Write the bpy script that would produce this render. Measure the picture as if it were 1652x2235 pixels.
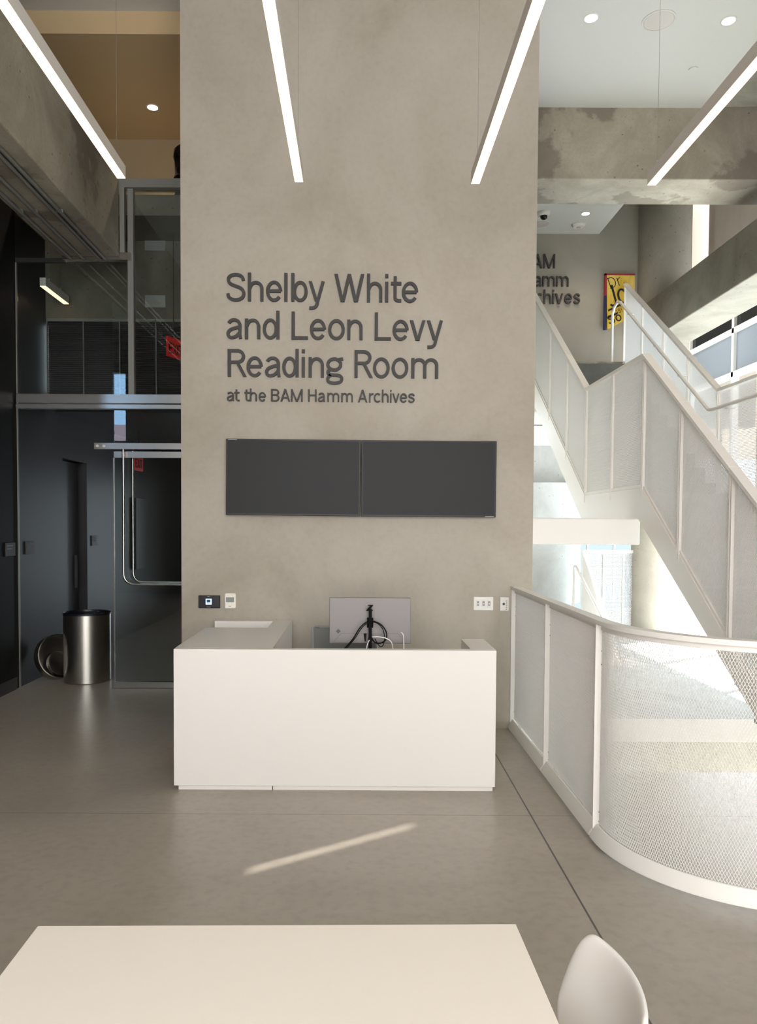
import bpy, math, random
from mathutils import Vector
import numpy as np
random.seed(7)
SC = bpy.context.scene
COL = SC.collection
for o in list(bpy.data.objects):
    bpy.data.objects.remove(o)

# ---------------------------------------------------------------- camera
W, H = 1652, 2235
FPX, PITCH, ROLL, CAMZ = 1670.0, math.radians(2.0), math.radians(0.3), 1.63
PX0 = 778 - FPX * math.tan(PITCH) * math.sin(ROLL)
PY0 = 1147 + FPX * math.tan(PITCH) * math.cos(ROLL)
cF = Vector((0, math.cos(PITCH), -math.sin(PITCH)))
_u = Vector((0, math.sin(PITCH), math.cos(PITCH)))
_r = Vector((1, 0, 0))
cR = _r * math.cos(ROLL) + _u * math.sin(ROLL)
cU = _u * math.cos(ROLL) - _r * math.sin(ROLL)
CAM = Vector((0, 0, CAMZ))
cd = bpy.data.cameras.new('camera')
cam = bpy.data.objects.new('camera', cd)
COL.objects.link(cam)
from mathutils import Matrix
M3 = Matrix((cR, cU, -cF)).transposed()
cam.matrix_world = Matrix.Translation(CAM) @ M3.to_4x4()
cd.sensor_fit = 'VERTICAL'
cd.sensor_height = 24.0
cd.sensor_width = 24.0
cd.lens = FPX / H * 24.0
cd.shift_x = (W / 2 - PX0) / H
cd.shift_y = (PY0 - H / 2) / H
cd.clip_start = 0.05
SC.camera = cam


def at(px, py, ax, val):
    """A point of the place read off the photograph: the ray through a pixel meets a world plane."""
    d = cF + cR * ((px - PX0) / FPX) - cU * ((py - PY0) / FPX)
    t = (val - CAM[ax]) / d[ax]
    return CAM + d * t


# ---------------------------------------------------------------- world, light, exposure
SC.view_settings.view_transform = 'Standard'
SC.view_settings.look = 'None'
SC.view_settings.gamma = 1.0
SC.view_settings.use_curve_mapping = False
SC.view_settings.exposure = 0.28
SKY = 7.5
world = bpy.data.worlds.new('sky')
SC.world = world
world.use_nodes = True
bg = world.node_tree.nodes['Background']
bg.inputs['Color'].default_value = (0.95, 0.96, 1.0, 1)
bg.inputs['Strength'].default_value = SKY
wn, wl_ = world.node_tree.nodes, world.node_tree.links
wtc = wn.new('ShaderNodeTexCoord')
wsp = wn.new('ShaderNodeSeparateXYZ')
wmr = wn.new('ShaderNodeMapRange')
wmr.inputs[1].default_value, wmr.inputs[2].default_value = -0.4, 0.4
wmx = wn.new('ShaderNodeMix')
wmx.data_type = 'RGBA'
wmx.inputs[6].default_value = (1.0, 0.985, 0.972, 1)
wmx.inputs[7].default_value = (0.80, 0.91, 1.0, 1)
wad = wn.new('ShaderNodeMath')
wl_.new(wtc.outputs['Generated'], wsp.inputs[0])
wl_.new(wsp.outputs['X'], wad.inputs[0])
wl_.new(wsp.outputs['Y'], wad.inputs[1])
wl_.new(wad.outputs[0], wmr.inputs[0])
wl_.new(wmr.outputs[0], wmx.inputs['Factor'])
wl_.new(wmx.outputs[2], bg.inputs['Color'])
SC.cycles.use_denoising = True
SC.cycles.max_bounces = 10
SC.cycles.diffuse_bounces = 5
SC.cycles.glossy_bounces = 4
SC.cycles.transparent_max_bounces = 24
SC.cycles.sample_clamp_indirect = 6.0
sun_d = bpy.data.lights.new('sun', 'SUN')
sun = bpy.data.objects.new('sun', sun_d)
COL.objects.link(sun)
sun.rotation_euler = Vector((-0.72, -0.48, -1.15)).to_track_quat('-Z', 'Y').to_euler()
sun_d.energy = 80.0
sun_d.angle = math.radians(0.6)
sun_d.color = (0.95, 0.98, 1.0)
# added spot lamp aimed through an added wall slit, drawing the floor's sun streak
gd = bpy.data.lights.new('floor_streak_spot', 'SPOT')
streak_spot = bpy.data.objects.new('floor_streak_spot', gd)
COL.objects.link(streak_spot)
GA, GB = Vector((-.36, 3.60, 0)), Vector((.30, 4.05, 0))
gdir = (GB - GA).normalized()
GEL = math.radians(25)
gmid = (GA + GB) / 2
gvec = Vector((gdir.x * math.cos(GEL), gdir.y * math.cos(GEL), -math.sin(GEL)))
streak_spot.location = gmid - gvec * 34
streak_spot.rotation_euler = gvec.to_track_quat('-Z', 'Y').to_euler()
gd.energy = 90000
gd.spot_size = math.radians(5)
gd.spot_blend = 0.1
gd.shadow_soft_size = 0.05
gd.color = (1.0, 0.97, 0.9)

# ---------------------------------------------------------------- materials
def lin(c):
    return tuple((x / 12.92 if x <= 0.04045 else ((x + 0.055) / 1.055) ** 2.4) for x in c)


def rgb(r, g, b):
    return lin((r / 255, g / 255, b / 255)) + (1,)


def mat(name, col, rough=0.5, metal=0.0, spec=0.5, emit=None, estr=0.0, coat=0.0):
    m = bpy.data.materials.new(name)
    m.use_nodes = True
    b = m.node_tree.nodes['Principled BSDF']
    b.inputs['Base Color'].default_value = col
    b.inputs['Roughness'].default_value = rough
    b.inputs['Metallic'].default_value = metal
    b.inputs['Specular IOR Level'].default_value = spec
    b.inputs['Coat Weight'].default_value = coat
    if emit:
        b.inputs['Emission Color'].default_value = emit
        b.inputs['Emission Strength'].default_value = estr
    return m


def nodes(m):
    return m.node_tree.nodes, m.node_tree.links, m.node_tree.nodes['Principled BSDF']


def mottled(name, cols, scale, rough=0.7, spec=0.3, detail=6, stretch=(1, 1, 1), fine=0.0, bump=0.0, stain=None, pits=0.0, spread=0.22):
    """Procedural plaster / concrete: noise between two or three colours, optional stains and pits."""
    m = mat(name, cols[0], rough, spec=spec)
    n, l, b = nodes(m)
    tc = n.new('ShaderNodeTexCoord')
    mp = n.new('ShaderNodeMapping')
    mp.inputs['Scale'].default_value = stretch
    l.new(tc.outputs['Object'], mp.inputs['Vector'])
    nz = n.new('ShaderNodeTexNoise')
    nz.inputs['Scale'].default_value = scale
    nz.inputs['Detail'].default_value = detail
    nz.inputs['Roughness'].default_value = 0.62
    nz.inputs['Distortion'].default_value = 0.6
    l.new(mp.outputs['Vector'], nz.inputs['Vector'])
    cr = n.new('ShaderNodeValToRGB')
    e = cr.color_ramp.elements
    e[0].position, e[0].color = 0.5 - spread, cols[0]
    e[1].position, e[1].color = 0.5 + spread, cols[-1]
    if len(cols) == 3:
        x = e.new(0.5)
        x.color = cols[1]
    l.new(nz.outputs['Fac'], cr.inputs['Fac'])
    out = cr.outputs['Color']

    def mixin(fac, col):
        nonlocal out
        mx = n.new('ShaderNodeMix')
        mx.data_type = 'RGBA'
        l.new(fac, mx.inputs['Factor'])
        l.new(out, mx.inputs[6])
        mx.inputs[7].default_value = col
        out = mx.outputs[2]

    if fine:
        n2 = n.new('ShaderNodeTexNoise')
        n2.inputs['Scale'].default_value = scale * 28
        n2.inputs['Detail'].default_value = 3
        l.new(tc.outputs['Object'], n2.inputs['Vector'])
        r2 = n.new('ShaderNodeMapRange')
        r2.inputs[1].default_value, r2.inputs[2].default_value = 0.45, 0.75
        r2.inputs[3].default_value, r2.inputs[4].default_value = 0.0, fine
        l.new(n2.outputs['Fac'], r2.inputs[0])
        mixin(r2.outputs[0], tuple(c * 0.55 for c in cols[0][:3]) + (1,))
    if stain:
        n3 = n.new('ShaderNodeTexNoise')
        n3.inputs['Scale'].default_value = stain[1]
        n3.inputs['Detail'].default_value = 8
        n3.inputs['Roughness'].default_value = 0.55
        l.new(tc.outputs['Object'], n3.inputs['Vector'])
        r3 = n.new('ShaderNodeMapRange')
        r3.inputs[1].default_value, r3.inputs[2].default_value = stain[2], stain[2] + 0.03
        r3.inputs[3].default_value, r3.inputs[4].default_value = 0.0, stain[3]
        l.new(n3.outputs['Fac'], r3.inputs[0])
        mixin(r3.outputs[0], stain[0])
    if pits:
        vo = n.new('ShaderNodeTexVoronoi')
        vo.inputs['Scale'].default_value = 9
        l.new(tc.outputs['Object'], vo.inputs['Vector'])
        r4 = n.new('ShaderNodeMapRange')
        r4.inputs[1].default_value, r4.inputs[2].default_value = 0.06, 0.11
        r4.inputs[3].default_value, r4.inputs[4].default_value = pits, 0.0
        l.new(vo.outputs['Distance'], r4.inputs[0])
        mixin(r4.outputs[0], tuple(c * 0.35 for c in cols[0][:3]) + (1,))
    l.new(out, b.inputs['Base Color'])
    if bump:
        bp = n.new('ShaderNodeBump')
        bp.inputs['Strength'].default_value = bump
        bp.inputs['Distance'].default_value = 0.01
        l.new(nz.outputs['Fac'], bp.inputs['Height'])
        l.new(bp.outputs['Normal'], b.inputs['Normal'])
    return m


M = {}
M['plaster'] = mottled('grey_plaster', [rgb(156, 147, 133), rgb(172, 164, 151), rgb(183, 176, 164)], 0.8, 0.72, 0.25, 8, (1, 1, 0.8), fine=0.10, spread=0.24)
M['plaster_back'] = mottled('far_grey_plaster', [rgb(140, 135, 124), rgb(158, 152, 141)], 0.8, 0.75, 0.2, 6)
M['concrete'] = mottled('raw_concrete', [rgb(128, 121, 108), rgb(152, 145, 131), rgb(172, 166, 152)], 1.6, 0.8, 0.2, 9, fine=0.15, stain=(rgb(112, 103, 92), 1.1, 0.54, 0.7), pits=0.6)
M['concrete_light'] = mottled('light_concrete', [rgb(172, 174, 172), rgb(200, 203, 202)], 1.8, 0.8, 0.2, 8, fine=0.12, pits=0.6)
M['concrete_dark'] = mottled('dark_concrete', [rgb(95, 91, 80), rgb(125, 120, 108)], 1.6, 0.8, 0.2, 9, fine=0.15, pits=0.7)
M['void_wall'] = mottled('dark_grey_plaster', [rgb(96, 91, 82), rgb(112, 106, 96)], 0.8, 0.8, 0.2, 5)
M['concrete_mid'] = mottled('column_concrete', [rgb(138, 131, 119), rgb(160, 154, 142)], 1.5, 0.8, 0.2, 8, fine=0.12, pits=0.7)
M['tread_grey'] = mottled('grey_stair_tread', [rgb(98, 98, 92), rgb(116, 116, 109)], 3, 0.7, 0.2, 4)
M['lower_wall'] = mottled('lower_concrete', [rgb(160, 156, 145), rgb(186, 182, 171)], 2.0, 0.8, 0.2, 7, fine=0.2, pits=0.5)
M['tinted'] = bpy.data.materials.new('sky_blue_glass')
M['white_ceiling'] = mat('white_ceiling_paint', rgb(214, 214, 208), 0.8, spec=0.2)
M['tan_paint'] = mat('warm_tan_paint', rgb(166, 147, 117), 0.8, spec=0.2)
M['tan_ceiling'] = mat('tan_ceiling_paint', rgb(198, 174, 136), 0.8, spec=0.2)
M['white_steel'] = mat('white_painted_steel', rgb(232, 229, 223), 0.45, spec=0.4)
M['mesh_steel'] = mat('pale_painted_mesh', rgb(232, 230, 225), 0.5, spec=0.3)
M['bright_steel'] = mat('bright_white_mesh', rgb(246, 246, 243), 0.5, spec=0.4)
M['matte_black'] = mat('matte_black_metal', (0.006, 0.006, 0.006, 1), 0.7, spec=0.1)
M['solid_surface'] = mat('white_solid_surface', rgb(226, 221, 215), 0.32, spec=0.45)
M['laminate'] = mat('white_table_laminate', rgb(241, 232, 219), 0.4, spec=0.4)
M['white_plastic'] = mat('white_plastic', rgb(235, 232, 226), 0.4, spec=0.5)
M['ivory_plastic'] = mat('ivory_plastic', rgb(236, 232, 220), 0.4, spec=0.5)
M['grey_plastic'] = mat('grey_plastic', rgb(150, 150, 148), 0.5)
M['lcd'] = mat('grey_lcd', rgb(128, 132, 124), 0.3)
M['black_gloss'] = mat('black_gloss', (0.006, 0.006, 0.007, 1), 0.25, spec=0.4)
M['bezel'] = mat('black_bezel', (0.008, 0.008, 0.008, 1), 0.4, spec=0.3)
M['screen'] = mat('switched_off_screen', (0.028, 0.028, 0.029, 1), 0.42, spec=0.12)
M['black_panel'] = mat('black_wall_panel', (0.007, 0.007, 0.007, 1), 0.6, spec=0.2)
M['charcoal_panel'] = mat('charcoal_panel', (0.024, 0.025, 0.025, 1), 0.42, spec=0.35)
M['sign_grey'] = mat('dark_grey_sign', (0.03, 0.03, 0.03, 1), 0.5)
M['sign_text'] = mat('pale_sign_marks', rgb(120, 120, 116), 0.6)
M['letter'] = mat('charcoal_letter', rgb(62, 60, 59), 0.55, spec=0.3)
M['brass_steel'] = mat('steel_trim', rgb(150, 148, 142), 0.4, metal=0.6)
M['grey_metal'] = mat('grey_painted_metal', rgb(128, 127, 122), 0.45, metal=0.3)
M['monitor_back'] = mat('grey_monitor_shell', rgb(118, 113, 112), 0.42, metal=0.25)
M['dark_grey'] = mat('dark_grey_plastic', rgb(70, 70, 72), 0.5)
M['black_rubber'] = mat('black_rubber', (0.006, 0.006, 0.006, 1), 0.7, spec=0.15)
M['liner'] = mat('dark_blue_liner', (0.008, 0.009, 0.014, 1), 0.35)
M['chair_mesh'] = mat('grey_chair_mesh', rgb(120, 121, 118), 0.7)
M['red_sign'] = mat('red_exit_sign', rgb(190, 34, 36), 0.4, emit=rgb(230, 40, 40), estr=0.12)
M['lamp_white'] = mat('lamp_housing_white', rgb(205, 198, 190), 0.4)
M['glow'] = mat('warm_led_diffuser', (1, 0.9, 0.75, 1), 0.5, emit=(1.0, 0.68, 0.44, 1), estr=1.75)
M['glow_spot'] = mat('warm_downlight_lens', (1, 0.9, 0.75, 1), 0.5, emit=(1.0, 0.84, 0.62, 1), estr=9.0)
M['icon'] = mat('lit_panel_icon', (0.5, 0.7, 1, 1), 0.5, emit=(0.45, 0.68, 1.0, 1), estr=0.9)
M['icon_dark'] = mat('panel_icon_dark', (0.01, 0.02, 0.08, 1), 0.4)
M['spandrel'] = mat('blue_grey_panel', rgb(118, 126, 134), 0.5)
M['dark_glass'] = mat('dark_glass', (0.006, 0.008, 0.01, 1), 0.1)
M['cream'] = mat('cream_wall', rgb(226, 205, 186), 0.8)
M['brick'] = mat('brick_red_wall', rgb(176, 120, 104), 0.9)
M['yellow'] = mottled('yellow_poster', [rgb(196, 158, 42), rgb(222, 190, 84), rgb(238, 216, 140)], 6.0, 0.5, 0.3, 3, (1, 1, 0.35))
M['poster_red'] = mat('poster_red_edge', rgb(150, 36, 44), 0.6)
M['poster_blue'] = mat('poster_blue_edge', rgb(30, 34, 80), 0.6)
M['poster_ink'] = mat('poster_black_ink', (0.008, 0.007, 0.006, 1), 0.6)
M['bronze'] = mottled('dark_brown_carving', [rgb(14, 8, 6), rgb(44, 32, 25)], 34, 0.85, 0.05, 3, stain=((0.004, 0.003, 0.002, 1), 14, 0.5, 0.9))


M['stainless'] = mat('brushed_stainless', (0.62, 0.60, 0.57, 1), 0.22, metal=1.0)
M['can_steel'] = mat('brushed_bin_steel', (0.46, 0.44, 0.40, 1), 0.28, metal=1.0)


def glass_mat():
    m = bpy.data.materials.new('clear_glass')
    m.use_nodes = True
    n, l = m.node_tree.nodes, m.node_tree.links
    n.clear()
    out = n.new('ShaderNodeOutputMaterial')
    mx = n.new('ShaderNodeMixShader')
    tr = n.new('ShaderNodeBsdfTransparent')
    tr.inputs['Color'].default_value = (0.90, 0.93, 0.92, 1)
    gl = n.new('ShaderNodeBsdfGlossy')
    gl.inputs['Roughness'].default_value = 0.0
    lw = n.new('ShaderNodeLayerWeight')
    pw = n.new('ShaderNodeMath')
    pw.operation = 'POWER'
    pw.inputs[1].default_value = 5.0
    ma = n.new('ShaderNodeMath')
    ma.operation = 'MULTIPLY_ADD'
    ma.inputs[1].default_value = 0.94
    ma.inputs[2].default_value = 0.055
    l.new(lw.outputs['Facing'], pw.inputs[0])
    l.new(pw.outputs[0], ma.inputs[0])
    l.new(ma.outputs[0], mx.inputs[0])
    l.new(tr.outputs[0], mx.inputs[1])
    l.new(gl.outputs[0], mx.inputs[2])
    l.new(mx.outputs[0], out.inputs['Surface'])
    return m


M['glass'] = glass_mat()
M['dimming_glass'] = bpy.data.materials.new('sky_dimming_glass')
M['tinted'].use_nodes = True
_n = M['tinted'].node_tree
_n.nodes.clear()
_o = _n.nodes.new('ShaderNodeOutputMaterial')
_t = _n.nodes.new('ShaderNodeBsdfTransparent')
_t.inputs['Color'].default_value = (0.60, 0.80, 1.0, 1)  # blue of the sky put into the pane, for its reflection in the screen
_n.links.new(_t.outputs[0], _o.inputs['Surface'])
M['dimming_glass'].use_nodes = True
_n = M['dimming_glass'].node_tree
_n.nodes.clear()
_o = _n.nodes.new('ShaderNodeOutputMaterial')
_t = _n.nodes.new('ShaderNodeBsdfTransparent')
_t.inputs['Color'].default_value = (0.325, 0.34, 0.345, 1)  # panes added to tone down the bright sky behind the railing
_n.links.new(_t.outputs[0], _o.inputs['Surface'])


def floor_mat():
    m = mottled('polished_concrete_floor', [rgb(147, 138, 125), rgb(164, 155, 142), rgb(176, 167, 154)], 0.7, 0.33, 0.45, 9, fine=0.22, spread=0.28)
    n, l, b = nodes(m)
    base = b.inputs['Base Color'].links[0].from_socket
    tc = n.new('ShaderNodeTexCoord')
    sp = n.new('ShaderNodeSeparateXYZ')
    l.new(tc.outputs['Object'], sp.inputs[0])

    def joint(value_socket, centre, half):
        a = n.new('ShaderNodeMath')
        a.operation = 'SUBTRACT'
        l.new(value_socket, a.inputs[0])
        a.inputs[1].default_value = centre
        c = n.new('ShaderNodeMath')
        c.operation = 'ABSOLUTE'
        l.new(a.outputs[0], c.inputs[0])
        t = n.new('ShaderNodeMath')
        t.operation = 'LESS_THAN'
        l.new(c.outputs[0], t.inputs[0])
        t.inputs[1].default_value = half
        return t.outputs[0]

    sk = n.new('ShaderNodeMath')
    sk.operation = 'MULTIPLY_ADD'
    l.new(sp.outputs['Y'], sk.inputs[0])
    sk.inputs[1].default_value = -0.01
    l.new(sp.outputs['X'], sk.inputs[2])
    j1 = joint(sk.outputs[0], 0.950, 0.0045)
    j2 = joint(sp.outputs['Y'], 4.262, 0.003)
    for j, k in ((j1, 0.85), (j2, 0.5)):
        f = n.new('ShaderNodeMath')
        f.operation = 'MULTIPLY'
        l.new(j, f.inputs[0])
        f.inputs[1].default_value = k
        mx = n.new('ShaderNodeMix')
        mx.data_type = 'RGBA'
        l.new(f.outputs[0], mx.inputs['Factor'])
        l.new(base, mx.inputs[6])
        mx.inputs[7].default_value = (0.02, 0.018, 0.016, 1)
        base = mx.outputs[2]
    l.new(base, b.inputs['Base Color'])
    return m


M['floor'] = floor_mat()

# ---------------------------------------------------------------- mesh helpers
ORG = {}


def org(parent):
    return ORG.get(parent.name, Vector((0, 0, 0))) if parent else Vector((0, 0, 0))


class MB:
    def __init__(self):
        self.v, self.f = [], []

    def add(self, vs, fs):
        k = len(self.v)
        self.v += [tuple(p) for p in vs]
        self.f += [tuple(i + k for i in q) for q in fs]
        return self

    def box(self, x0, x1, y0, y1, z0, z1):
        vs = [(x, y, z) for z in (z0, z1) for y in (y0, y1) for x in (x0, x1)]
        return self.add(vs, [(0, 2, 3, 1), (4, 5, 7, 6), (0, 1, 5, 4), (2, 6, 7, 3), (0, 4, 6, 2), (1, 3, 7, 5)])

    def obox(self, c, ax, ay, az):
        """Box with centre c and three half-axis vectors."""
        c, ax, ay, az = map(Vector, (c, ax, ay, az))
        vs = [c + ax * i + ay * j + az * k for k in (-1, 1) for j in (-1, 1) for i in (-1, 1)]
        return self.add(vs, [(0, 2, 3, 1), (4, 5, 7, 6), (0, 1, 5, 4), (2, 6, 7, 3), (0, 4, 6, 2), (1, 3, 7, 5)])

    def prism(self, pts, d):
        """Closed polygon pts (3D) pushed along d."""
        d = Vector(d)
        n = len(pts)
        vs = [Vector(p) for p in pts] + [Vector(p) + d for p in pts]
        fs = [tuple(range(n))[::-1], tuple(range(n, 2 * n))]
        fs += [(i, (i + 1) % n, n + (i + 1) % n, n + i) for i in range(n)]
        return self.add(vs, fs)

    def tube(self, path, r, n=12, cap=True):
        path = [Vector(p) for p in path]
        rings = []
        up = None
        for i, p in enumerate(path):
            a = path[max(i - 1, 0)]
            b = path[min(i + 1, len(path) - 1)]
            t = (b - a).normalized()
            if up is None:
                up = Vector((0, 0, 1)) if abs(t.z) < 0.9 else Vector((1, 0, 0))
            s = t.cross(up)
            if s.length < 1e-6:
                s = t.cross(Vector((0, 1, 0)))
            s.normalize()
            up = s.cross(t).normalized()
            rr = r[i] if isinstance(r, (list, tuple)) else r
            rings.append([p + s * (rr * math.cos(2 * math.pi * k / n)) + up * (rr * math.sin(2 * math.pi * k / n)) for k in range(n)])
        vs = [q for R in rings for q in R]
        fs = []
        for i in range(len(path) - 1):
            for k in range(n):
                k2 = (k + 1) % n
                fs.append((i * n + k, i * n + k2, (i + 1) * n + k2, (i + 1) * n + k))
        if cap:
            fs.append(tuple(range(n))[::-1])
            fs.append(tuple((len(path) - 1) * n + k for k in range(n)))
        return self.add(vs, fs)

    def lathe(self, prof, c=(0, 0, 0), n=48, axis=None):
        """prof: list of (r, h) turned about an axis through c."""
        az = Vector(axis).normalized() if axis else Vector((0, 0, 1))
        ax = az.orthogonal().normalized()
        ay = az.cross(ax)
        c = Vector(c)
        vs = [c + az * h + (ax * math.cos(2 * math.pi * k / n) + ay * math.sin(2 * math.pi * k / n)) * r for r, h in prof for k in range(n)]
        fs = []
        for i in range(len(prof) - 1):
            for k in range(n):
                k2 = (k + 1) % n
                fs.append((i * n + k, i * n + k2, (i + 1) * n + k2, (i + 1) * n + k))
        if prof[0][0] > 1e-6:
            fs.append(tuple(range(n))[::-1])
        if prof[-1][0] > 1e-6:
            fs.append(tuple((len(prof) - 1) * n + k for k in range(n)))
        return self.add(vs, fs)

    def build(self, name, m, parent=None, smooth=False, bevel=0.0, loc=None):
        o3 = Vector(loc) if loc is not None else org(parent)
        me = bpy.data.meshes.new(name)
        me.from_pydata([tuple(Vector(v) - o3) for v in self.v], [], self.f)
        if isinstance(m, str):
            m = M[m]
        me.materials.append(m)
        if smooth:
            me.shade_smooth()
            me.set_sharp_from_angle(angle=math.radians(35))
        me.update()
        o = bpy.data.objects.new(name, me)
        COL.objects.link(o)
        if parent:
            o.parent = parent
            ORG[o.name] = o3
        else:
            o.location = o3
            ORG[o.name] = o3
        if bevel:
            bv = o.modifiers.new('edge', 'BEVEL')
            bv.width = bevel
            bv.segments = 2
            bv.limit_method = 'ANGLE'
        return o


def tag(o, label=None, cat=None, group=None, kind=None):
    if label:
        o['label'] = label
    if cat:
        o['category'] = cat
    if group:
        o['group'] = group
    if kind:
        o['kind'] = kind
    return o


def thing(name, loc, label, cat, group=None, kind=None):
    o = bpy.data.objects.new(name, None)
    o.empty_display_size = 0.1
    COL.objects.link(o)
    o.location = loc
    ORG[o.name] = Vector(loc)
    return tag(o, label, cat, group, kind)


def struct(o, label, cat):
    return tag(o, label, cat, kind='structure')


def copy_tree(o, parent=None):
    c = o.copy()
    COL.objects.link(c)
    if parent:
        c.parent = parent
    ORG[c.name] = ORG.get(o.name, Vector((0, 0, 0)))
    for ch in [x for x in bpy.data.objects if x.parent == o]:
        copy_tree(ch, c)
    return c


def box1(name, m, x0, x1, y0, y1, z0, z1, **k):
    return MB().box(x0, x1, y0, y1, z0, z1).build(name, m, **k)


# ---------------------------------------------------------------- stroke lettering (a plain grotesque, drawn stroke by stroke)
def arc(cx, cy, rx, ry, a0, a1, n=18):
    return [(cx + rx * math.cos(math.radians(a0 + (a1 - a0) * i / n)), cy + ry * math.sin(math.radians(a0 + (a1 - a0) * i / n))) for i in range(n + 1)]


def spline(pts, n=8, closed=False):
    P = [Vector((x, y)) for x, y in pts]
    out = []
    m = len(P)
    for i in range(m if closed else m - 1):
        p1, p2 = P[i], P[(i + 1) % m]
        p0 = P[i - 1] if (i > 0 or closed) else p1 * 2 - p2
        p3 = P[(i + 2) % m] if (i + 2 < m or closed) else p2 * 2 - p1
        for k in range(n):
            t = k / n
            out.append(tuple(0.5 * ((2 * p1) + (p2 - p0) * t + (2 * p0 - 5 * p1 + 4 * p2 - p3) * t * t + (3 * p1 - p0 - 3 * p2 + p3) * t ** 3)))
    out.append(tuple(P[0] if closed else P[-1]))
    return out


S_ = 0.112      # stem width in cap heights
h_ = S_ / 2
XH = 0.73


def L(x0, y0, x1, y1):
    return ('l', [(x0, y0), (x1, y1)])


def DG(x0, y0, x1, y1, w=S_ * 1.06):
    """Diagonal with level ends; x are the left edges."""
    return ('p', [(x0, y0), (x0 + w, y0), (x1 + w, y1), (x1, y1)])


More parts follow.
